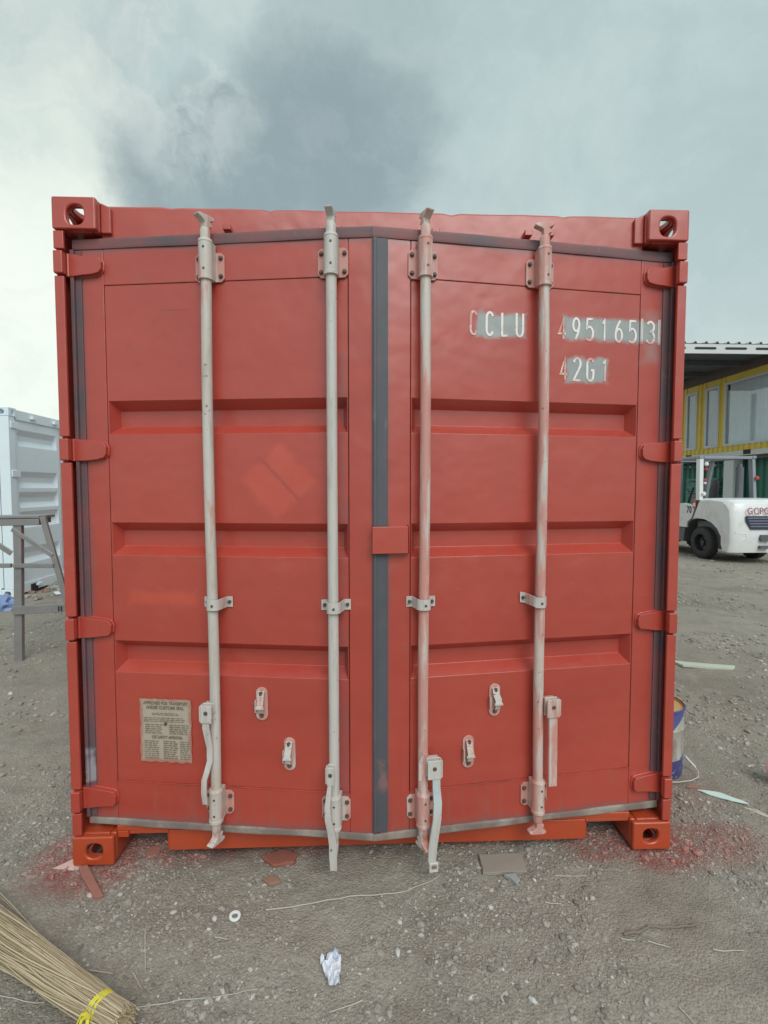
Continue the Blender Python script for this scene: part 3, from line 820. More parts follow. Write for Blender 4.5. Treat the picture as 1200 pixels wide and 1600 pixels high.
def catch(d, u, z, flip, material):
    m = MB(); m.use(material); poly = []
    for k in range(18):
        a = 2*math.pi*k/18; poly.append((u+.0235*math.cos(a), z+(.042 if math.sin(a) > 1e-6 else -.042)+.0235*math.sin(a)))
    m.prism(poly, -.007, -.0008, 'xz')
    m.use('rod_paint')
    # folded retainer tongue with a hook
    prof = [(-.007, .050), (-.016, .046), (-.022, .030), (-.030, .004), (-.034, -.008), (-.022, -.012), (-.020, -.030), (-.008, -.036)]
    for i in range(len(prof)-1):
        (y0, z0), (y1, z1) = prof[i], prof[i+1]
        m.bar((u+flip*(.004 if i > 2 else .0), y0, z+z0), (u+flip*(.006 if i > 1 else 0), y1, z+z1), .026 if i < 4 else .020, .005, (0, 1, .2))
    m.box(u-.017+flip*.005, u+.017+flip*.005, -.036, -.026, z-.012, z-.004)
    m.box(u-.024, u-.019, -.022, -.007, z-.030, z+.018)
    bolt(m, u, z+.044, -.014, .009); bolt(m, u, z-.044, -.007, .009)
    m.build('handle_catch', None, d, bevel=.0015)
catch(dl, .722, .668, 0, 'bracket_paint'); catch(dl, .830, .473, -.6, 'bracket_paint')
catch(dr, .463, .666, 1.4, 'rod_paint_reddish'); catch(dr, .356, .465, .4, 'bracket_paint')

# square lock plate bridging the two doors
m = MB(); m.box(-.030, .105, -.034, -.018, 1.262, 1.362); m.box(.040, .105, -.018, -.0026, 1.262, 1.362); m.box(.108, .112, -.026, -.003, 1.258, 1.368)
m.build('lock_plate', 'red_paint', dr, bevel=.003)

# approval plate with its print
def print_lines(m, M_rows):
    for (x0, x1, z, h) in M_rows: m.box(x0, x1, -.0064, -.0058, z, z+h)
m = MB(); m.use('plate_metal')
n = 10; vv = []
for j in range(n+1):
    for i in range(n+1):
        vv.append((.223+.212*i/n+(.002*math.sin(j*2.3) if i in (0, n) else 0), -.0050-.0012*math.sin(i*1.1+j*.8), .415+.256*j/n+(.003*math.sin(i*2.9) if j in (0, n) else 0)))
q = n+1
m.add(vv, [(j*q+i, j*q+i+1, (j+1)*q+i+1, (j+1)*q+i) for j in range(n) for i in range(n)])
m.box(.2245, .4335, -.0030, -.0005, .417, .669)
m.use('bolt_steel'); m.tube([(.330, -.0062, .572), (.330, -.010, .572)], .006, 10)
plate = m.build('approval_plate', None, dl, smooth=60)
def fold_text(txt, size, u, z, sx=1.0, bold=0.0):
    me = text_mesh(txt, size, 'plate_print', 'print', dl, Matrix.Translation((u, -.0074, z)) @ Matrix.Rotation(R(90), 4, 'X'), sx, .0002, bold)
    return me
texts = [fold_text('APPROVED FOR TRANSPORT', .0185, .239, .649, .76, .0004), fold_text('UNDER CUSTOMS SEAL', .0185, .250, .631, .80, .0004), fold_text('CSC SAFETY APPROVAL', .0165, .272, .512, .72, .0004)]
m = MB(); r2 = random.Random(3)
def words(x0, x1, z, h):
    x = x0
    while x < x1-.006:
        l = min(r2.uniform(.006, .022), x1-x); m.box(x, x+l, -.0076, -.0071, z, z+h); x += l+.004
for z in (.613, .607): words(.275, .385, z, .0022)
for z in (.594, .587, .580): words(.240, .410, z, .0024)
for k in range(5): words(.245, .318, .566-k*.0085, .003); words(.345, .425, .566-k*.0085, .0035)
for k in range(9): words(.240, .300, .499-k*.0085, .0028); words(.320, .378, .499-k*.0085, .004); words(.388, .426, .499-k*.0085, .0028)
texts.append(m.build('print', 'plate_print', dl))
# join the print into one sub-part
bm = bmesh.new()
for o in texts: bm.from_mesh(o.data)
me = bpy.data.meshes.new('plate_print'); bm.to_mesh(me); bm.free(); me.materials.append(MATS['plate_print'])
for o in texts: bpy.data.objects.remove(o)
pp = bpy.data.objects.new('plate_print', me); col.objects.link(pp); pp.parent = dl

# stencilled number: condensed stroke letters
def arc(cx, cz, rx, rz, a0, a1, n=9): return [(cx+rx*math.cos(R(a0+(a1-a0)*k/n)), cz+rz*math.sin(R(a0+(a1-a0)*k/n))) for k in range(n+1)]
GL = {
 'C': [arc(.5, .75, .45, .25, 20, 180)+arc(.5, .25, .45, .25, 180, 340)],
 'L': [[(.08, 1), (.08, 0), (.95, 0)]],
 'U': [[(.06, 1), (.06, .28)]+arc(.5, .25, .44, .25, 180, 360)+[(.94, 1)]],
 '4': [[(.68, 0), (.68, 1), (.05, .26), (1, .26)]],
 '9': [arc(.5, .7, .42, .30, 0, 360, 18), [(.92, .7), (.80, .36), (.42, 0)]],
 '5': [[(.90, 1), (.20, 1), (.14, .56)]+arc(.45, .32, .48, .32, 120, -130, 12)],
 '1': [[(.15, .80), (.6, 1), (.6, 0)]],
 '6': [arc(.5, .30, .42, .30, 0, 360, 18), [(.08, .32), (.22, .66), (.66, 1)]],
 '3': [arc(.45, .76, .42, .24, 150, -80, 10)+arc(.45, .27, .47, .27, 80, -150, 12)],
 '2': [arc(.5, .74, .42, .26, 165, -20, 9)+[(.10, 0), (.95, 0)]],
 'G': [arc(.5, .75, .45, .25, 25, 180)+arc(.5, .25, .45, .25, 180, 360)+[(.95, .48), (.58, .48)]],
 '|': [[(.5, 0), (.5, 1)]],
}
def glyph(ch, u0, u1, z0, z1, d, wid=.0085, nm='digit', y=-.0012):
    m = MB()
    for i, st in enumerate(GL[ch]):
        P = [Vector((u0+x*(u1-u0), z0+z*(z1-z0))) for x, z in st]
        n = len(P); closed = (P[0]-P[-1]).length < 1e-6
        vv = []
        for k, p in enumerate(P):
            pa = P[k-1] if k > 0 else (P[-2] if closed else None); pb = P[k+1] if k < n-1 else (P[1] if closed else None)
            da = (p-pa).normalized() if pa is not None else (pb-p).normalized(); db = (pb-p).normalized() if pb is not None else da
            na, nb = Vector((-da.y, da.x)), Vector((-db.y, db.x)); mm = (na+nb)
            mm = mm.normalized() if mm.length > .2 else na
            sc = 1/max(.55, mm.dot(na))
            for s_ in (-1, 1):
                q_ = p+mm*s_*wid/2*sc
                for yy in (y-.0006*(1+.3*i), y+.0008): vv.append((q_.x, yy, q_.y))
        fs = []
        for k in range(n-1):
            a = 4*k; b = 4*(k+1)
            fs += [(a, a+2, b+2, b), (a+1, b+1, b+3, a+3), (a, b, b+1, a+1), (a+2, a+3, b+3, b+2)]
        fs += [(0, 1, 3, 2), (4*n-4, 4*n-2, 4*n-1, 4*n-3)]
        m.add(vv, fs)
    return m.build(nm, 'stencil_paint', d, smooth=50)
for ch, a, b, t in (('C', .347, .379, 0), ('C', .410, .444, 0), ('L', .472, .504, .001), ('U', .531, .567, .003)):
    glyph(ch, a+.004, b-.002, 2.089, 2.174+t, dr, nm='letter')
for ch, a, b in (('4', .708, .747), ('9', .767, .806), ('5', .823, .866), ('1', .896, .920), ('6', .951, .993), ('5', 1.011, 1.055), ('3', 1.090, 1.136)):
    glyph(ch, a+.004, b-.004, 2.089+(a-.7)*.004, 2.171+(a-.7)*.012, dr, y=(-.0012 if a < 1.06 else -.0036))
for u in (1.0705, 1.076, 1.148, 1.154): glyph('|', u-.002, u+.002, 2.084, 2.186, dr, wid=.0028, nm='box_line', y=-.0036)
for ch, a, b, nm in (('4', .717, .756, 'digit'), ('2', .772, .815, 'digit'), ('G', .832, .870, 'letter'), ('1', .902, .926, 'digit')):
    glyph(ch, a+.004, b-.004, 1.931, 2.018, dr, nm=nm)

# ------------------------------------------------------------------ white container on the left
wc = empty('shipping_container', (-4.83, 4.85, 0), R(92.8))
tag(wc, 'pale white shipping container behind the ladder at the left', 'shipping container')
WM = 'white_container_paint'; WW = 2.438; WL = 6.058
def wbox(name, *b, bev=.006, parent=wc): m = MB(); m.box(*b); return m.build(name, WM, parent, bevel=bev)
class Sh:  # castings are built symmetrically, then moved to the container's own corner
    pass
holder = []
for s in (-1, 1):
    for z0 in (0.0, H-.118):
        for ym, y0 in ((False, 0.0), (True, WL)):
            o = casting(wc, s, z0, ymir=ym, y0=y0, W=WW/2, mat_=WM); o.location = (WW/2, 0, 0)
wbox('corner_post', .004, .13, .006, .14, .119, H-.119); wbox('corner_post', WW-.13, WW-.004, .006, .14, .119, H-.119)
wbox('corner_post', .004, .13, WL-.14, WL-.006, .119, H-.119); wbox('corner_post', WW-.13, WW-.004, WL-.14, WL-.006, .119, H-.119)
wbox('header_rail', .163, WW-.163, .012, .12, H-.150, H-.012); wbox('sill', .163, WW-.163, .012, .12, .03, .165)
for u in (.52, 1.06, 1.38, 1.92):
    wbox('cam_keeper', u-.05, u+.05, -.03, .011, H-.105, H-.065); wbox('cam_keeper', u-.05, u+.05, -.03, .011, .085, .120)
m = MB(); m.box(.36, .52, .004, .0115, .02, .125); m.build('fork_pocket', 'dark_slot', wc)
wg = ((2.315, 2.09), (1.735, 1.505), (1.445, 1.225), (1.17, .94), (.66, .43))
for (x0, x1) in ((.135, WW/2-.004), (WW/2+.004, WW-.135)):
    us = [x0, x0+.07, x0+.10, x1-.10, x1-.07, x1]; zs = [.167]
    for t, b in wg[::-1]: zs += [b, b+.075, t-.075, t]
    zs += [H-.152]; m = MB(); vv = []
    for z in zs:
        for iu, u in enumerate(us):
            y = .03
            if 2 <= iu <= 3 and any(b+.06 < z < t-.06 for t, b in wg): y = .085
            vv.append((u, y, z))
    k = len(us); m.add(vv, [(j*k+i, j*k+i+1, (j+1)*k+i+1, (j+1)*k+i) for j in range(len(zs)-1) for i in range(k-1)])
    dd = m.build('door', WM, wc, bevel=.006)
    for h in (2.36, 1.70, 1.0, .35):
        hx = x0 if x0 < 1 else x1
        s = 1 if x0 < 1 else -1
        a = sorted((hx-s*.11, hx+s*.06)); wbox('hinge', a[0], a[1], -.012, .004, h-.045, h+.045, parent=dd)
m = MB(); poly = []; y = .15
while y < WL-.2:
    poly += [(y, 0), (y+.07, 0), (y+.138, .036), (y+.21, .036)]; y += .278
for xw, sg in ((.012, 1), (WW-.012, -1)):
    n = len(poly); m.add([(xw+sg*d_, yy, z) for z in (.14, H-.06) for yy, d_ in poly], [(i, i+1, n+i+1, n+i) for i in range(n-1)])
    
m.build('side_wall', WM, wc, smooth=20)
wbox('bottom_rail', .006, .06, .18, WL-.18, .03, .14); wbox('top_rail', .006, .06, .18, WL-.18, H-.06, H-.012)
wbox('bottom_rail', WW-.06, WW-.006, .18, WL-.18, .03, .14); wbox('top_rail', WW-.06, WW-.006, .18, WL-.18, H-.06, H-.012)
wbox('roof', .062, WW-.062, .122, WL-.02, H-.03, H-.02, bev=0); wbox('end_wall', .135, WW-.135, WL-.05, WL-.02, .05, H-.05, bev=0)

# rubble by its foot, and a blue bundle
def rock(m, c, r, rg, squash=.7):
    bm = bmesh.new(); bmesh.ops.create_icosphere(bm, subdivisions=1, radius=1)
    a = rg.uniform(0, 6.28); ca, sa = math.cos(a), math.sin(a); sx, sy, sz = r*rg.uniform(.7, 1.3), r*rg.uniform(.6, 1.1), r*squash*rg.uniform(.6, 1.1)
    vs_ = []
    for v_ in bm.verts:
        q_ = v_.co*rg.uniform(.78, 1.12); x, y, z = q_.x*sx, q_.y*sy, q_.z*sz
        vs_.append((c[0]+x*ca-y*sa, c[1]+x*sa+y*ca, c[2]+z))
    m.add(vs_, [tuple(v_.index for v_ in f.verts) for f in bm.faces]); bm.free()
rg = random.Random(11)
m = MB()
for mm, cnt in (('grey_stone', 46), ('brown_stone', 22), ('wood_board', 14)):
    m.use(mm)
    for i in range(cnt):
        y = rg.uniform(4.7, 7.3); x = -4.86-(y-4.85)*.05+rg.uniform(-.05, .38)*(1 if rg.random() < .8 else 1.6)
        r = rg.uniform(.02, .07); rock(m, (x, y, r*.25), r, rg, .6)
m.use('white_container_paint')
for i in range(6):
    y = rg.uniform(4.9, 6.6); m.bar((-4.75+rg.uniform(0, .3), y, .03), (-4.5+rg.uniform(0, .3), y+rg.uniform(-.2, .2), .02), .06, .012)
rub = m.build('rubble', None, smooth=30); tag(rub, 'loose stones and broken scraps along the foot of the white container', kind='stuff')
def crumple(name, material, c, sx, sy, sz, seed, sub=3, amp=.35, freq=2.2, rot=0):
    from mathutils import noise
    bm = bmesh.new(); bmesh.ops.create_icosphere(bm, subdivisions=sub, radius=1)
    o_ = Vector((seed*3.1, seed*1.7, seed*.9))
    for v_ in bm.verts:
        d = v_.co.normalized(); k = 1+amp*(abs(noise.noise(d*freq+o_))*2-.5)+amp*.6*(abs(noise.noise(d*freq*2.6+o_))*2-.5)
        q_ = d*k; q_.z = max(q_.z, -.25)
        v_.co = (q_.x*sx, q_.y*sy, (q_.z+.25)*sz)
    me = bpy.data.meshes.new(name); bm.to_mesh(me); bm.free(); me.materials.append(MATS[material])
    o = bpy.data.objects.new(name, me); col.objects.link(o); o.location = c; o.rotation_euler = (0, 0, rot); return o
b = crumple('plastic_bundle', 'blue_plastic', (-4.62, 4.25, -.01), .22, .16, .16, 2, 3, .3)
tag(b, 'crumpled blue plastic bundle lying by the corner of the white container', 'bundle')

# ------------------------------------------------------------------ stepladder
lad = empty('stepladder', (-3.05, 2.37, 0)); tag(lad, 'grey metal trestle ladder standing left of the red container', 'ladder')
G_ = 'galvanised'
def lb(name, p0, p1, w_, h_, up=(0, 0, 1)):
    m = MB(); o_ = Vector((-3.05, 2.37, 0)); m.bar(Vector(p0)-o_, Vector(p1)-o_, w_, h_, up); return m.build(name, G_, lad, bevel=.004)
lb('post', (-3.06, 2.37, -.02), (-3.025, 2.37, 1.185), .066, .04, (0, 1, 0))
lb('leg', (-2.815, 2.36, 1.262), (-2.50, 2.36, -.02), .046, .03, (0, 1, 0))
lb('leg', (-3.92, 2.36, 1.262), (-4.235, 2.36, -.02), .046, .03, (0, 1, 0))
lb('top_rail', (-3.92, 2.355, 1.197), (-2.835, 2.355, 1.215), .035, .055)
lb('top_rail', (-3.92, 2.56, 1.205), (-2.88, 2.56, 1.222), .03, .05)
lb('top_board', (-3.95, 2.465, 1.246), (-2.845, 2.465, 1.258), .22, .022)
lb('foot_bar', (-2.505, 2.15, .03), (-2.505, 2.75, .03), .05, .05); lb('foot_bar', (-4.23, 2.15, .03), (-4.23, 2.75, .03), .05, .05)
lb('brace', (-3.07, 2.350, 1.155), (-2.735, 2.345, .925), .038, .012, (0, 1, 0))
lb('brace', (-3.08, 2.350, .945), (-3.38, 2.345, 1.16), .045, .012, (0, 1, 0))
lb('rung', (-3.06, 2.345, .842), (-2.725, 2.345, .838), .03, .036)
lb('rung', (-3.075, 2.338, .455), (-2.63, 2.338, .475), .03, .072)
lb('rung', (-3.55, 2.345, .842), (-3.08, 2.345, .842), .03, .036)
m = MB(); m.box(.365, .372, -.056, -.0505, .450, .492); m.box(.388, .395, -.056, -.0505, .450, .492); m.build('slot', 'dark_slot', lad)

# ------------------------------------------------------------------ forklift
fk = empty('forklift', (7.78, 8.25, 0)); tag(fk, 'white forklift truck parked before the yellow cabin with a black 70 on its side', 'forklift')
fo = Vector((7.78, 8.25, 0))
HW = .64
def prof_body(prof, inset, x0, x1):
    pass
m = MB(); m.use('forklift_white')
# counterweight: side outline (y relative to rear wheel, z) swept across with rounded, tucked ends
arch = [(.62*math.cos(R(a))*.98+.0, .33+.50*math.sin(R(a))) for a in range(150, 19, -13)]
outline = [(-.86, .22), (-.90, .40), (-.91, .62), (-.90, .86), (-.88, 1.06), (-.83, 1.20), (-.72, 1.275), (-.3, 1.30), (.04, 1.29), (.09, 1.22), (.25, .84)]
archp = [(.50, .80), (.36, .83), (.15, .85), (-.10, .84), (-.30, .79), (-.48, .68), (-.60, .52), (-.68, .36), (-.73, .24)]
# outline continues: rear-arch lower line back to the bumper
side = outline + [(.26, .82)] + archp[2:]
secs = [(-HW, .0), (-HW+.03, .03), (-HW+.10, .07), (-.3, .095), (0, .10), (.3, .095), (HW-.10, .07), (HW-.03, .03), (HW, .0)]
vv = []
ns = len(side)
for x, push in secs:
    for (y, z) in side:
        yy = y
        edge = 1-push/.10
        if y < -.6: yy = y+.075*edge**1.5 if z < 1.15 else y+.11*edge**1.5
        zz = z-.05*edge**2 if z > 1.1 else z
        vv.append((x, yy, zz))
fs = [(i*ns+k, i*ns+(k+1) % ns, (i+1)*ns+(k+1) % ns, (i+1)*ns+k) for i in range(len(secs)-1) for k in range(ns)]
fs += [tuple(range(ns)), tuple(range((len(secs)-1)*ns, len(secs)*ns))[::-1]]
m.add(vv, fs); body = m.build('counterweight', None, fk, bevel=.03, seg=3, smooth=50)
m = MB()
# rear pressed arch lips beside the bumper
for s in (-1, 1):
    m.tube([(s*.56, -.885, .62), (s*.34, -.898, .60)], .016, 8); m.tube([(s*.34, -.898, .60), (s*.36, -.897, .50), (s*.56, -.866, .42)], .016, 8)
m.build('bumper_crease', 'forklift_white', fk)
m = MB(); m.prism([(.48, .62), (.46, .74), (.32, .84), (.205, 1.12), (.56, 1.17), (.92, 1.13), (1.35, .98), (1.75, .90), (1.75, .62)], -HW+.01, -HW+.06, 'yz')
m.prism([(.48, .62), (.46, .74), (.32, .84), (.205, 1.12), (.56, 1.17), (.92, 1.13), (1.35, .98), (1.75, .90), (1.75, .62)], HW-.06, HW-.01, 'yz')
m.build('side_panel', 'forklift_white', fk, bevel=.015)
m = MB(); m.prism([(.33, .80), (.44, .80), (.52, .60), (1.9, .60), (1.9, .30), (.60, .30), (.56, .55), (.45, .70)], -HW+.03, HW-.03, 'yz'); m.prism([(.24, .80), (.35, .80), (.20, 1.27), (.08, 1.27)], -HW+.02, HW-.02, 'yz')
m.box(-.5, .5, -.55, .3, .24, .80)
m.build('chassis', 'forklift_grey', fk, bevel=.01)
def wheel(x, y, r, wdt, name='wheel'):
    s = -1 if x < 0 else 1
    wl = empty(name, (x, y, r)); wl.parent = fk
    prof = [(.55*r, -wdt/2), (.80*r, -wdt/2-.006), (.93*r, -wdt/2+.012), (r, -wdt/2+.05), (r, wdt/2-.05), (.93*r, wdt/2-.012), (.80*r, wdt/2+.006), (.55*r, wdt/2)]
    m = MB(); m.lathe(prof, 0, 0, 32); m.v = [(b_, a_, c_) for a_, c_, b_ in m.v]
    for k in range(28):
        a_ = 2*math.pi*k/28; c_, q_ = math.cos(a_), math.sin(a_)
        for sd in (-1, 1):
            m.bar((sd*(wdt/2-.02), c_*r*.985, q_*r*.985), (sd*.015, math.cos(a_+.10)*r*1.005, math.sin(a_+.10)*r*1.005), .03, .022, (0, c_, q_))
    m.build('tyre', 'tyre_rubber', wl, smooth=30)
    m = MB(); prof = [(.0, -.02), (.20*r, -.02), (.24*r, -.005), (.42*r, .01), (.50*r, -wdt/2+.03), (.57*r, -wdt/2+.004), (.57*r, wdt/2)]
    m.lathe(prof, 0, 0, 24); m.v = [(-b_*s*-1 if s < 0 else -b_, a_, c_) for a_, c_, b_ in m.v]
    for k in range(6):
        a_ = 2*math.pi*k/6; m.tube([(s*.0, .30*r*math.cos(a_), .30*r*math.sin(a_)), (s*.03, .30*r*math.cos(a_), .30*r*math.sin(a_))], .018, 8)
    m.tube([(0, 0, 0), (s*.05, 0, 0)], [.06, .045], 12)
    m.build('rim', 'rim_steel', wl)
for s in (-1, 1): wheel(s*(HW-.10), 0, .335, .20); wheel(s*(HW-.12), 1.75, .36, .24)
# overhead guard
def fbar(name, p0, p1, w_, h_, mt, up=(0, 1, 0)):
    m = MB(); m.bar(p0, p1, w_, h_, up); return m.build(name, mt, fk, bevel=.008)
fbar('guard_leg', (-.60, .12, 1.24), (-.60, .14, 2.16), .085, .12, 'forklift_white'); fbar('guard_leg', (.60, .12, 1.24), (.55, .14, 2.16), .07, .12, 'forklift_leg')
fbar('guard_leg', (-.56, 1.65, .90), (-.56, 1.35, 2.16), .07, .09, 'forklift_white'); fbar('guard_leg', (.56, 1.65, .90), (.56, 1.35, 2.16), .07, .09, 'forklift_leg')
m = MB(); m.use('forklift_leg'); m.box(-.66, -.57, .06, 1.42, 2.14, 2.20); m.box(.52, .60, .06, 1.42, 2.14, 2.20); m.use('forklift_leg'); m.box(-.56, .51, .06, .15, 2.13, 2.19); m.box(-.56, .51, 1.33, 1.42, 2.13, 2.19)
for k in range(7): m.box(-.56, .51, .25+k*.155, .285+k*.155, 2.15, 2.18)
m.build('guard_roof', None, fk, bevel=.01)
m = MB(); m.box(-.642, -.6425+.004, .11, .135, 1.72, 1.83); m.box(-.642, -.638, .11, .135, 1.58, 1.68); m.build('slot', 'dark_slot', fk)
m = MB(); m.tube([(.20, .02, 1.28), (.20, .02, 1.95)], .075, 14); m.tube([(.20, .02, 1.95), (.20, .02, 2.02)], [.05, .045], 12); m.build('exhaust_pipe', 'forklift_grey', fk)
m = MB(); m.box(-.26, .24, .32, .80, 1.12, 1.26); m.tube([(-.12, .36, 1.22), (-.12, .33, 1.50), (-.12, .30, 1.64), (-.12, .30, 1.69)], [.13, .13, .11, .06], 14, flat=.32); m.build('seat', 'seat_vinyl', fk, bevel=.03)
m = MB(); pts = [(.17*math.cos(t)-.05, 1.12+.06*math.sin(t), 1.52+.15*math.sin(t)) for t in np.linspace(0, 2*math.pi, 21)]; m.tube(pts, .014, 8, caps=False); m.tube([(-.05, 1.12, 1.52), (-.05, 1.35, 1.0)], .025, 8); m.build('steering_wheel', 'seat_vinyl', fk)
m = MB(); m.box(-.45, .45, 1.30, 1.62, .62, 1.10); m.build('dashboard', 'forklift_grey', fk, bevel=.03)
def lamp(p, r, mt, name):
    m = MB(); m.tube([(p[0], p[1]+.05, p[2]), (p[0], p[1], p[2]), (p[0], p[1]-.02, p[2])], [r*.8, r, r*.6], 14); m.build(name, mt, fk)
lamp((-.50, .06, 2.02), .045, 'lamp_clear', 'lamp'); lamp((-.50, .06, 1.91), .032, 'lamp_red', 'lamp'); lamp((-.53, .05, 1.68), .032, 'lamp_red', 'lamp'); lamp((-.53, .05, 1.61), .028, 'lamp_clear', 'lamp'); lamp((.60, .02, 1.72), .042, 'lamp_red', 'lamp'); lamp((-.56, .03, 1.38), .045, 'lamp_clear', 'lamp')
m = MB(); m.use('lamp_red'); m.box(-HW+.0, -HW+.012, .17, .27, 1.06, 1.28); m.use('lamp_clear'); m.box(-HW-.004, -HW-.001, .18, .26, 1.10, 1.18); m.build('tail_light', None, fk, bevel=.004)
# number, lettering, grille
text_mesh('70', .21, 'print_black', 'number', fk, Matrix.Translation((-HW+.008, .475, .955)) @ Matrix.Rotation(R(-90), 4, 'Z') @ Matrix.Rotation(R(90), 4, 'X'), .72, .003, .004)
text_mesh('GCPO', .185, 'print_red', 'lettering', fk, Matrix.Translation((-.37, -.934, .992)) @ Matrix.Rotation(R(2), 4, 'Z') @ Matrix.Rotation(R(85), 4, 'X'), .88, .004, .0005)
m = MB(); m.prism([(-.38, .955), (.38, .955), (.38, .86), (.28, .69), (-.28, .69), (-.38, .86)], -.935, -.90, 'xz'); m.build('grille', 'grille_dark', fk, bevel=.006)
for k in range(4):
    m = MB(); xw = .36-.02*k; m.box(-xw, xw, -.945, -.9355, .905-k*.055, .925-k*.055); m.build('grille_slat', 'grille_slat', fk)
m = MB(); m.prism([(-.08, .46), (-.10, .52), (-.08, .585), (.10, .585), (.10, .46)], -.962, -.90, 'xz'); m.box(-.09, .10, -.95, -.85, .31, .37); m.build('tow_pocket', 'forklift_grey', fk, bevel=.004)
# mast and forks beyond the cab
m = MB()
for s in (-1, 1): m.box(s*.30-.04, s*.30+.04, 2.10, 2.24, .12, 2.20); m.box(s*.20-.03, s*.20+.03, 2.26, 2.36, .08, 2.15)
for z in (.5, 1.2, 2.1): m.box(-.29, .29, 2.14, 2.20, z, z+.08)
m.build('mast', 'forklift_grey', fk, bevel=.005)
for s in (-1, 1):
    m = MB(); m.prism([(2.40, .62), (2.44, .62), (2.45, .10), (3.45, .07), (3.45, .055), (2.40, .055)], s*.24-.06, s*.24+.06, 'yz'); m.build('fork', 'forklift_grey', fk)

# ------------------------------------------------------------------ yellow cabin building on the right
BX = 11.5; YN, YF = 10.9, 16.96
cb = empty('container_cabin', (BX, 0, 0)); tag(cb, 'yellow container cabin with white framed windows stacked over a green lower storey', 'cabin')
def cbx(name, mt, x0, x1, y0, y1, z0, z1, parent=cb, bev=0.0):
    m = MB(); m.box(x0, x1, y0, y1, z0, z1); return m.build(name, mt, parent, bevel=bev)
wins = [(10.95, 13.46), (13.70, 14.36), (14.76, 15.34)]; wz0, wz1 = 2.84, 4.86
# corrugated yellow strip pieces between and under the windows
def corr(name, y0, y1, z0, z1):
    m = MB(); pts = []; y = y0; ph = 0
    seq = ((0, 0), (.09, 0), (.11, .03), (.20, .03), (.22, 0))
    while y < y1-.001:
        for a, d in seq[:-1]:
            if y+a < y1: pts.append((y+a, d))
        y += .22
    pts.append((y1, 0)); n = len(pts)
    m.add([(d, yy, z) for z in (z0, z1) for yy, d in pts], [(i, i+1, n+i+1, n+i) for i in range(n-1)])
    return m.build(name, 'yellow_paint', cb, smooth=15)
corr('wall', YN, YF, 2.66, wz0)
segs = [(13.46, 13.70), (14.36, 14.76), (15.34, YF)]
for a, b_ in segs: corr('wall', a, b_, wz0, 5.06)
for a, b_ in wins: cbx('wall', 'yellow_paint', .01, .06, a, b_, wz1, 5.06)
cbx('roof_band', 'brown_board', -.012, .06, YN, YF, 5.063, 5.38)
cbx('end_wall', 'yellow_paint', .065, 2.44, YN, YN+.05, 2.66, 5.30); cbx('end_wall', 'yellow_paint', .065, 2.44, YF-.05, YF, 2.66, 5.30)
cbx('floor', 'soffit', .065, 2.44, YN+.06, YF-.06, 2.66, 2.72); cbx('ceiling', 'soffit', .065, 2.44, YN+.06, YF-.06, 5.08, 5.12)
cbx('back_wall', 'curtain', 2.40, 2.44, YN+.06, YF-.06, 2.73, 5.07)
for a, b_ in wins:
    m = MB(); f_ = .07 if b_-a > 1 else .09
    m.box(-.02, .05, a, a+f_, wz0, wz1); m.box(-.02, .05, b_-f_, b_, wz0, wz1); m.box(-.02, .05, a+f_, b_-f_, wz0, wz0+f_); m.box(-.02, .05, a+f_, b_-f_, wz1-f_, wz1)
    fr = m.build('window', 'window_frame', cb, bevel=.006)
    m = MB(); m.box(.015, .021, a+f_, b_-f_, wz0+f_, wz1-f_); m.build('pane', 'glass', fr)
    m = MB(); n = 90; pts = [(.100+.030*math.sin(i*1.35)+.014*math.sin(i*.5), a+.05+(b_-a-.1)*i/n) for i in range(n+1)]
    if b_-a < 1: pts = [p for p in pts if p[1] > a+.05]
    k = len(pts); m.add([(x, y, z) for z in (wz0+.02, wz1+.10) for x, y in pts], [(i, i+1, k+i+1, k+i) for i in range(k-1)])
    m.build('curtain', 'curtain', fr)
m = MB(); m.box(-.03, .12, YN, YF, 2.50, 2.655); m.build('floor_beam', 'beam_white', cb, bevel=.006)
for yy in (12.3, 14.95):
    m = MB(); m.box(-.038, -.031, yy, yy+.28, 2.53, 2.67); m.build('fork_pocket', 'dark_slot', cb)
# lower storey: recessed green wall, white column, dark ceiling
m = MB(); pts = []; y = YN
while y < YF:
    pts += [(y, .5), (y+.10, .5), (y+.13, .56), (y+.23, .56)]; y += .26
n = len(pts); m.add([(d, yy, z) for z in (0, 2.42) for yy, d in pts], [(i, i+1, n+i+1, n+i) for i in range(n-1)])
m.build('lower_wall', 'green_wall', cb, smooth=15)
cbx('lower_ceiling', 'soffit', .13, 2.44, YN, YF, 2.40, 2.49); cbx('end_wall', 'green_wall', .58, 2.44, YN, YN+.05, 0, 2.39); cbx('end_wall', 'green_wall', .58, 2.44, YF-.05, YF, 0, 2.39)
for yy in (13.0, YN+.05, YF-.5): cbx('column', 'beam_white', .0, .30, yy, yy+.42, -.02, 2.495, bev=.01)
for k in range(6): cbx('shelf_slat', 'forklift_leg', .15, .48, 14.0+k*.42, 14.05+k*.42, 2.22, 2.30)
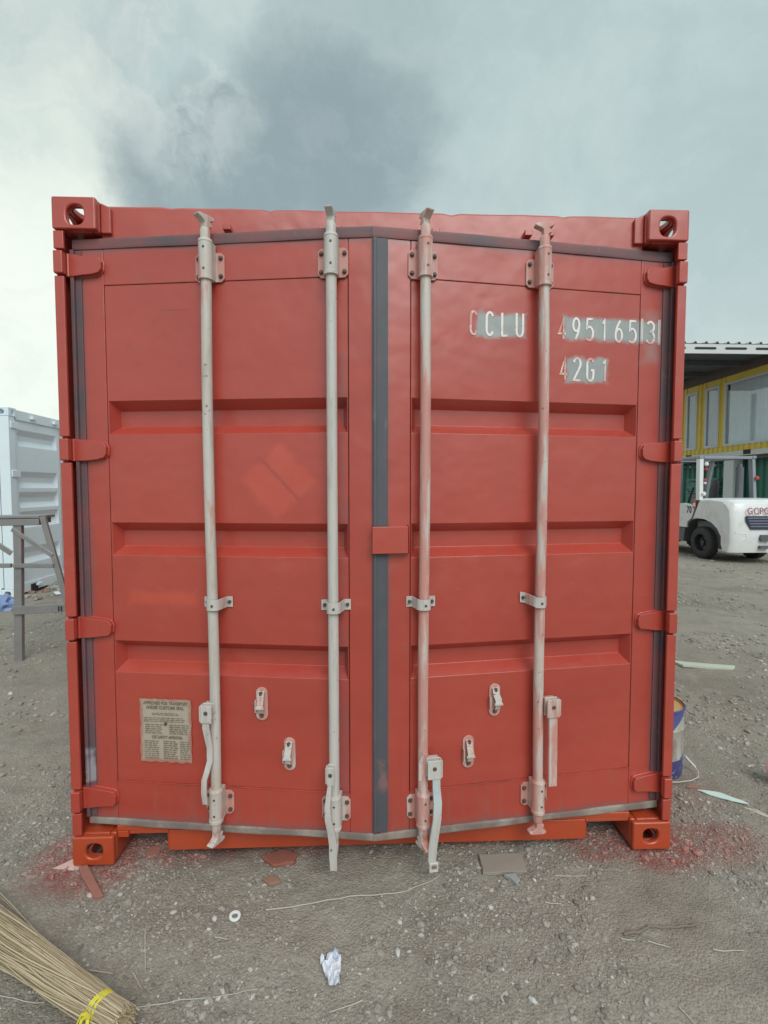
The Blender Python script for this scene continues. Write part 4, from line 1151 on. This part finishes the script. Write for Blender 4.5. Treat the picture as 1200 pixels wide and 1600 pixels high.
# stack of green crates under the cabin
cr0 = None
def crate():
    r = empty('crate'); m = MB(); w_, d_, h_ = .50, .36, .30
    m.box(-d_/2, d_/2, -w_/2, w_/2, 0, .02)
    for z in (.03, .11, .19, .27):
        m.box(-d_/2, -d_/2+.015, -w_/2, w_/2, z, z+.03); m.box(d_/2-.015, d_/2, -w_/2, w_/2, z, z+.03)
        m.box(-d_/2+.016, d_/2-.016, -w_/2, -w_/2+.015, z, z+.03); m.box(-d_/2+.016, d_/2-.016, w_/2-.015, w_/2, z, z+.03)
    for y in np.linspace(-w_/2, w_/2-.03, 6): m.box(-d_/2-.006, -d_/2-.001, y, y+.03, .02, .30)
    m.build('slats', 'green_crate', r); return r
names = ['bottom', 'second', 'third', 'fourth', 'fifth', 'topmost']
cols_ = [15.06, 14.53, 14.0]; stn = ['left', 'middle', 'right']
cr0 = crate(); first = True
for ci, yy in enumerate(cols_):
    for k in range(6):
        if first: o = cr0; first = False
        else:
            o = cr0.copy(); col.objects.link(o)
            for ch in cr0.children: c_ = ch.copy(); col.objects.link(c_); c_.parent = o
        o.location = (BX+.24, yy+rg.uniform(-.01, .01), .002+k*.305); o.rotation_euler = (0, 0, rg.uniform(-.03, .03))
        tag(o, f'green slatted crate, {names[k]} of the {stn[ci]} crate stack under the yellow cabin', 'crate', 'green crates stacked under the cabin')

# canopy roof
cn = empty('canopy_roof', (0, 0, 0)); tag(cn, 'grey corrugated canopy roof with slotted edge beam over the yellow cabin', 'canopy')
RX0, RX1, RY0, RY1 = 7.3, 14.6, 11.0, 17.6
m = MB(); pts = []; x = RX0
while x < RX1: pts += [(x, 0), (x+.20, 0), (x+.235, .055), (x+.265, .055)]; x += .30
n = len(pts); vv = [(xx, y, z0+zz) for (y, z0) in ((RY0-.06, 5.36), (RY1, 5.56)) for xx, zz in pts]
m.add(vv, [(i, i+1, n+i+1, n+i) for i in range(n-1)]); m.build('roof_sheet', 'roof_grey', cn, smooth=15)
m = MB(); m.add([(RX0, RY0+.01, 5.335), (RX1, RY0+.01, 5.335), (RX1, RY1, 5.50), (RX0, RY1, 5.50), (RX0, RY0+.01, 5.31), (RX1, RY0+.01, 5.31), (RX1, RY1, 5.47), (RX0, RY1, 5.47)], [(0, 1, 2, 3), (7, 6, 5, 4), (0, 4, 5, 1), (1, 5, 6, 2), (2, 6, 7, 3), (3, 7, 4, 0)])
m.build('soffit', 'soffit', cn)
m = MB(); m.use('beam_white'); m.box(RX0, RX1, RY0-.05, RY0, 5.10, 5.345)
m.use('dark_slot'); x = RX0+.58
while x < RX1-.7: m.prism([(x, 5.235), (x+.04, 5.205), (x+.58, 5.205), (x+.62, 5.235), (x+.58, 5.265), (x+.04, 5.265)], RY0-.058, RY0-.0505, 'xz'); x += .84
m.build('edge_beam', None, cn)
for y in (12.6, 14.2, 15.8): m = MB(); m.box(RX0, 11.4, y, y+.08, 5.16+(y-11)*.024, 5.29+(y-11)*.024); m.build('purlin', 'soffit', cn)
for y in (RY0+.15, RY1-.3): m = MB(); m.box(RX0+.05, RX0+.17, y, y+.12, -.02, 5.3); m.build('post', 'beam_white', cn)

# ------------------------------------------------------------------ paint pail
pl = empty('paint_pail', (1.500, .60, 0)); tag(pl, 'dented metal paint pail with blue bands and tan lid beside the container', 'pail')
m = MB(); m.lathe([(.0, .004), (.132, .004), (.138, .012), (.139, .10), (.142, .105), (.139, .11), (.140, .25), (.143, .256), (.140, .262), (.141, .352), (.147, .356), (.147, .366), (.141, .366)], 0, 0, 36)
m.build('body', 'pail_paint', pl, smooth=50)
m = MB(); m.lathe([(.0, .352), (.11, .354), (.135, .350), (.139, .362)], 0, 0, 36); m.build('lid', 'lid_tan', pl)
hp = [(.13, -.02, .10), (.158, -.03, .07), (.185, -.05, .035), (.20, -.075, .016), (.17, -.125, .012), (.11, -.155, .012), (.04, -.165, .012), (-.05, -.165, .014), (-.12, -.12, .03), (-.138, -.02, .09)]
m = MB(); m.tube(hp, .0028, 8); m.tube([(.160, -.031, .067), (.195, -.062, .024)], .007, 8); m.build('handle', 'wire_white', pl)

# ------------------------------------------------------------------ broom
E0 = Vector((-.722, -.618, .040)); D = Vector((-.51, .275, 0)); D.normalize(); S = Vector((-D.y, D.x, 0))
br = empty('broom', E0); tag(br, 'bundled straw hand broom tied with yellow twine in the lower left corner', 'broom')
rb = np.random.default_rng(5); nb = 620
bv, bf, bt = [], [], []
for i in range(nb):
    a = rb.uniform(0, 6.283); rr = math.sqrt(rb.uniform(0.15, 1)); dx, dz = rr*math.cos(a), rr*math.sin(a)
    Lb = rb.uniform(.85, 1.25); ph = rb.uniform(0, 6.28); am = rb.uniform(0, .006) if rb.random() < .8 else rb.uniform(.008, .018)
    start = rb.uniform(-.012, .014); prev = None; rad = rb.uniform(.0016, .0028)
    t_ = rb.random(); kk = 9
    stray = (rb.uniform(-.05, .05) if rb.random() < .06 else 0)
    for k in range(kk):
        s_ = start+(Lb-start)*k/(kk-1)
        g = np.clip((s_-.10)/.9, 0, 1); pinch = 1-.10*math.exp(-((s_-.085)/.03)**2)
        wx = (.036*pinch+.030*g); wz = (.034*pinch)*(1-.05*g)
        cz = .0-.004*g
        p = D*s_+S*(dx*wx+am*math.sin(ph+6*s_)+stray*g)+Vector((0, 0, dz*wz+cz+am*.5*math.cos(ph+5*s_)))
        p.z = max(p.z, -.034+rad)
        r_ = rad*(1-.55*k/(kk-1))
        for q in range(3):
            an = 2.094*q; bv.append(tuple(p+S*r_*math.cos(an)+Vector((0, 0, r_*math.sin(an))))); bt.append(t_)
    o_ = i*kk*3
    for k in range(kk-1):
        for q in range(3):
            a0 = o_+k*3; bf.append((a0+q, a0+(q+1) % 3, a0+3+(q+1) % 3, a0+3+q))
    bf += [(o_, o_+2, o_+1, o_+1)] if False else []
def b_bristle(nt):
    a = nt.n('ShaderNodeAttribute', attribute_name='tint').outputs['Fac']
    c = nt.mix(a, (.40, .31, .19), (.74, .63, .44))
    c = nt.mix(nt.math('MULTIPLY', nt.noise(ocoord(nt), 30, 3), .5), c, (.43, .35, .23))
    out(nt, c, .6)
mat('bristle', b_bristle)
bo = np_mesh('bristles', np.array(bv), np.array(bf), 'bristle', True); bo.parent = br
at = bo.data.attributes.new('tint', 'FLOAT', 'POINT'); at.data.foreach_set('value', np.array(bt, np.float32)); bo['kind'] = 'stuff'
m = MB(); cp = []
for k in range(9):
    s_ = .0+1.0*k/8; g = max(0, min(1, (s_-.1)/.9)); cp.append((s_, .031+.023*g, .029*(1-.1*g)))
vv = []; 
for s_, wx, wz in cp:
    for q in range(14):
        a = 2*math.pi*q/14; p = D*s_+S*wx*math.cos(a)+Vector((0, 0, wz*math.sin(a)-.004)); vv.append(tuple(p))
m.add(vv, [(i*14+q, i*14+(q+1) % 14, (i+1)*14+(q+1) % 14, (i+1)*14+q) for i in range(8) for q in range(14)]+[tuple(range(14))[::-1]])
m.build('core', 'straw', br)
m = MB()
for j in range(3):
    pts = []
    for k in range(25):
        a = 2*math.pi*k/24; pts.append(D*(.075+.012*j+.006*math.sin(a+j))+S*.0350*math.cos(a)+Vector((0, 0, .0335*math.sin(a))))
    m.tube(pts, .0042, 6, caps=False)
b0 = D*.085+S*-.054*-1
kn = D*.09-S*(-.052)+Vector((0, 0, .012))
kn = D*.086+S*.030+Vector((0, 0, .016))
for dv in ((.030, .034, -.040), (.002, .050, -.046), (-.028, .036, -.044)):
    q_ = D*dv[0]+S*dv[1]; m.tube([kn, kn+q_*.5+Vector((0, 0, .004)), kn+q_+Vector((0, 0, dv[2]))], [.006, .005, .004], 6, flat=.5)
m.build('tie', 'yellow_twine', br)

# ------------------------------------------------------------------ litter on the ground
def gz(x, y): return float(gh(np.array([x]), np.array([y]))[0])
def slab(name, label, cat, poly, th, material, tilt=0, bev=.002):
    cx = sum(p[0] for p in poly)/len(poly); cy = sum(p[1] for p in poly)/len(poly)
    rr = random.Random(len(label)*7+int(abs(cx)*100)); size = max(math.hypot(p[0]-cx, p[1]-cy) for p in poly); pp_ = []
    for i in range(len(poly)):
        (xa, ya), (xb, yb) = poly[i], poly[(i+1) % len(poly)]
        for t in (0, .25, .5, .75):
            j_ = size*(.018 if t else .03)
            pp_.append((xa+(xb-xa)*t+rr.uniform(-j_, j_), ya+(yb-ya)*t+rr.uniform(-j_, j_)))
    poly = pp_
    zz = sorted(gz(*p) for p in poly)[int(len(poly)*.7)]-th*.15
    m = MB(); m.prism([(x-cx, y-cy) for x, y in poly], 0, th, 'xy'); o = m.build(name, material, bevel=bev, loc=(cx, cy, zz))
    o.rotation_euler = (R(tilt), R(tilt*.6), 0); tag(o, label, cat); return o
slab('wooden_board', 'flat grey weathered board lying before the right door', 'board', [(.408, -.096), (.578, -.090), (.592, .004), (.408, -.002)], .014, 'wood_board', 1)
slab('wood_stick', 'red sprayed wooden stick by the lower left corner casting', 'stick', [(-1.185, -.020), (-1.155, -.008), (-1.018, -.148), (-1.048, -.160)], .018, 'red_wood', 2)
slab('cardboard_scrap', 'pink triangular scrap at the foot of the left corner casting', 'scrap', [(-1.295, .0), (-1.185, -.012), (-1.195, .085)], .004, 'pink_scrap', 4, .001)
slab('pale_board', 'long pale green board lying on the gravel right of the container', 'board', [(2.58, 2.14), (2.62, 2.03), (2.98, 1.94), (3.06, 2.0), (2.70, 2.09)], .02, 'pale_board', 1)
slab('plastic_strip', 'pale mint plastic strip on the ground by the pail', 'plastic strip', [(1.600, .385), (1.640, .345), (1.70, .32), (1.790, .292), (1.775, .312), (1.70, .365)], .006, 'cream_plastic', 5, .001)
slab('straw_flake', 'flat tan flake on the brown dirt at the right edge', 'flake', [(1.74, .27), (1.80, .205), (1.825, .195), (1.80, .25)], .005, 'pale_straw', 2, .001)
slab('torn_scrap', 'small torn brownish scrap touching the mint plastic strip', 'scrap', [(1.56, .41), (1.62, .40), (1.66, .385), (1.61, .435)], .008, 'brown_stone', 4, .001)
slab('grey_chunk', 'grey flat concrete chip by the weathered board', 'concrete chip', [(.485, -.108), (.53, -.104), (.54, -.135), (.52, -.155), (.505, -.128)], .014, 'grey_stone', 2)
slab('brick_piece', 'dark red brick piece under the left door', 'brick', [(-.48, .02), (-.40, .06), (-.33, .035), (-.34, -.015), (-.42, -.03)], .018, 'brick_red', 1, .006)
slab('orange_stone', 'small orange brown flat stone below the second rod', 'stone', [(-.45, -.09), (-.42, -.075), (-.385, -.085), (-.38, -.105), (-.42, -.115)], .014, 'brown_stone', 2, .004)
slab('round_chip', 'round pinkish chip inside the left sill notch', 'chip', [(-.935+.028*math.cos(a), .075+.030*math.sin(a)) for a in np.linspace(0, 5.6, 9)], .008, 'red_wood', 3, .002)
# washer
m = MB(); m.holed(-.019, .019, -.019, .019, 0, 0, .010, .010, 0, .006, 'xy', 24, 2.0)
n_ = 24
for i in range(len(m.v)):
    k = i % (2*n_)
    if k < n_: a = 2*math.pi*k/n_+math.pi/4; m.v[i] = (.0200*math.cos(a), .0200*math.sin(a), m.v[i][2])
o = m.build('washer', 'washer_white', bevel=.0015, loc=(-.514, -.246, gz(-.514, -.246)+.004), rot=(.1, .12, 0)); tag(o, 'shiny white ring washer lying on the gravel', 'washer')
# crumpled paper
pr = random.Random(21); gxn, gyn = 9, 13; PV = []
for j in range(gyn):
    for i in range(gxn):
        a_, b_ = i/(gxn-1)-.5, j/(gyn-1)-.5
        wd_ = .058*(1-.55*max(0, -b_)*2)+.004*math.sin(9*b_)
        fold = .016*abs(math.sin(6.3*a_+2.1*b_+.6))+.010*abs(math.sin(11*b_-5*a_+1.2))+.008*abs(math.sin(17*a_+9*b_))
        PV.append((a_*wd_+pr.uniform(-.0028, .0028), b_*.105+.010*math.sin(7*a_)*(b_ > .3)+pr.uniform(-.003, .003), .004+fold+pr.uniform(-.003, .003)))
m = MB(); fs = []
for j in range(gyn-1):
    for i in range(gxn-1):
        q = j*gxn+i
        fs += [(q, q+1, q+gxn+1), (q, q+gxn+1, q+gxn)] if (i+j) % 2 else [(q, q+1, q+gxn), (q+1, q+gxn+1, q+gxn)]
m.add(PV, fs); o = m.build('crumpled_paper', 'white_paper', loc=(-.158, -.452, gz(-.158, -.452)), rot=(0, 0, R(14)), smooth=12); tag(o, 'crumpled white paper with bluish print on the dirt', 'paper')
sol = o.modifiers.new('thick', 'SOLIDIFY'); sol.thickness = .0006
# pink cup at the right edge
m = MB(); m.lathe([(.0, .0), (.04, .0), (.05, .03), (.055, .12), (.05, .125)], 0, 0, 20)
o = m.build('plastic_cup', 'pink_plastic', loc=(2.03, .47, .045), rot=(R(75), R(20), R(40))); tag(o, 'pinkish plastic cup lying at the right edge of the ground', 'cup')
# twigs, wires and straws
def line(name, label, cat, pts, r, material, group=None, n=6):
    P = []
    for i in range(len(pts)-1):
        for k in range(6):
            t = k/6; P.append((pts[i][0]*(1-t)+pts[i+1][0]*t, pts[i][1]*(1-t)+pts[i+1][1]*t))
    P.append(pts[-1]); rr = random.Random(int(abs(pts[0][0]*1000)))
    o0 = (pts[0][0], pts[0][1], 0)
    V = [(x-o0[0]+rr.uniform(-1, 1)*r*.5, y-o0[1]+rr.uniform(-1, 1)*r*.5, gz(x, y)+r*.9+.003) for x, y in P]
    m = MB(); m.tube(V, [r*(1-.35*i/len(V)) for i in range(len(V))], n); o = m.build(name, material, loc=o0); return tag(o, label, cat, group)
line('grass_stalk', 'long thin dry grass stalk lying in front of the doors', 'stalk', [(-.41, -.220), (-.15, -.185), (.10, -.158), (.16, -.135), (.235, -.098)], .0021, 'pale_straw')
line('nylon_string', 'pale string running from the broom handle across the dirt', 'string', [(-.735, -.530), (-.62, -.515), (-.5, -.503), (-.38, -.490)], .0014, 'wire_white')
line('bent_twig', 'dark crooked twig lying on the lower right gravel', 'twig', [(.815, -.372), (.87, -.368), (.92, -.345), (1.0, -.345), (1.11, -.335)], .0048, 'dark_twig')
line('wire_loop', 'thin pale wire curling out under the broom', 'wire', [(-1.27, -.44), (-1.2, -.475), (-1.08, -.497), (-1.0, -.508)], .0016, 'wire_white')
stw = [((-.80, -.30), (-.745, -.425), 'upright pale straw between the broom and the washer ring'), ((-.78, -.43), (-.73, -.48), 'short slanted straw close above the broom handle'),
       ((-.60, -.255), (-.565, -.285), 'short pale straw just left of the washer ring'), ((-.56, -.325), (-.515, -.335), 'tiny pale straw below the washer ring'),
       ((.68, -.118), (.80, -.122), 'dark straw right of the grey concrete chip'), ((.60, -.23), (.66, -.243), 'short straw below the weathered board'),
       ((.80, -.385), (.845, -.395), 'short straw at the left end of the crooked twig'), ((.885, -.40), (.945, -.42), 'slanted straw under the middle of the crooked twig'),
       ((1.08, -.435), (1.18, -.440), 'flat pale straw below the right end of the crooked twig'), ((.86, -.60), (.885, -.66), 'upright straw near the lower right bottom edge'),
       ((-.06, -.53), (-.16, -.555), 'dark straw below the crumpled white paper'), ((-.92, -.42), (-.84, -.432), 'short dark straw touching the right side of the broom')]
for a, b_, lb_ in stw: line('dry_straw', lb_, 'straw', [a, b_], .0019, 'pale_straw' if random.random() < .6 else 'dark_twig', 'short dry straws scattered on the gravel', 5)

# ------------------------------------------------------------------ loose gravel
ico = bmesh.new(); bmesh.ops.create_icosphere(ico, subdivisions=1, radius=1)
IV = np.array([v_.co[:] for v_ in ico.verts]); IF = np.array([[v_.index for v_ in f.verts] for f in ico.faces]); ico.free()
def scatter(n, x0, x1, y0, y1, rmin, rmax, pw, far=False):
    x = rng.uniform(x0, x1, n*3); y = rng.uniform(y0, y1, n*3)
    dens = vnoise(x, y, .38, 5)+.5*vnoise(x, y, .13, 4)
    keep = dens+rng.uniform(-.28, .28, n*3) > .06
    keep &= ~((np.abs(x) < 1.25) & (y > .16) & (y < 12.3))
    for (bx0, bx1, by0, by1) in ((.40, .60, -.10, .01), (-1.22, -1.05, 0, .18), (1.05, 1.22, 0, .18)): keep &= ~((x > bx0) & (x < bx1) & (y > by0) & (y < by1))
    x, y = x[keep][:n], y[keep][:n]
    r = rmin+(rmax-rmin)*rng.random(len(x))**pw
    return x, y, r
parts = [scatter(30000, -1.9, 2.2, -.85, 1.2, .0014, .0065, 2.2), scatter(4200, -1.9, 2.2, -.85, 1.2, .004, .013, 2.0), scatter(110, -1.6, 2.2, -.8, .6, .010, .018, 1.5),
         scatter(5000, 1.25, 5.0, .8, 5, .004, .022, 2.4), scatter(4000, -6, -1.25, .6, 5, .004, .022, 2.4), scatter(2500, 2, 13, 4, 10, .008, .035, 2.6), scatter(1500, -8, -1.3, 4, 10, .008, .035, 2.6)]
x = np.concatenate([p[0] for p in parts]); y = np.concatenate([p[1] for p in parts]); r = np.concatenate([p[2] for p in parts])
N = len(x); nv = len(IV)
a = rng.uniform(0, 6.283, N); sc = np.stack([rng.uniform(.8, 1.45, N), rng.uniform(.6, 1.05, N), rng.uniform(.35, .75, N)], -1)*r[:, None]
V = IV[None]*(1+rng.uniform(-.24, .2, (N, nv, 1)))*sc[:, None, :]
ca, sa = np.cos(a)[:, None], np.sin(a)[:, None]
VX = V[..., 0]*ca-V[..., 1]*sa+x[:, None]; VY = V[..., 0]*sa+V[..., 1]*ca+y[:, None]; VZ = V[..., 2]+(gh(x, y)+sc[:, 2]*rng.uniform(-.1, .45, N))[:, None]
F = (IF[None]+(np.arange(N)*nv)[:, None, None]).reshape(-1, 3)
grav = np_mesh('gravel', np.stack([VX, VY, VZ], -1).reshape(-1, 3), F, 'pebble', False)
tint = np.repeat(np.clip(rng.beta(1.7, 1.6, N)*.97+(rng.random(N) < .03)*.6, 0, 1), nv).astype(np.float32)
at = grav.data.attributes.new('tint', 'FLOAT', 'POINT'); at.data.foreach_set('value', tint)
tag(grav, 'loose grey pebbles strewn over the dirt ground', kind='stuff')
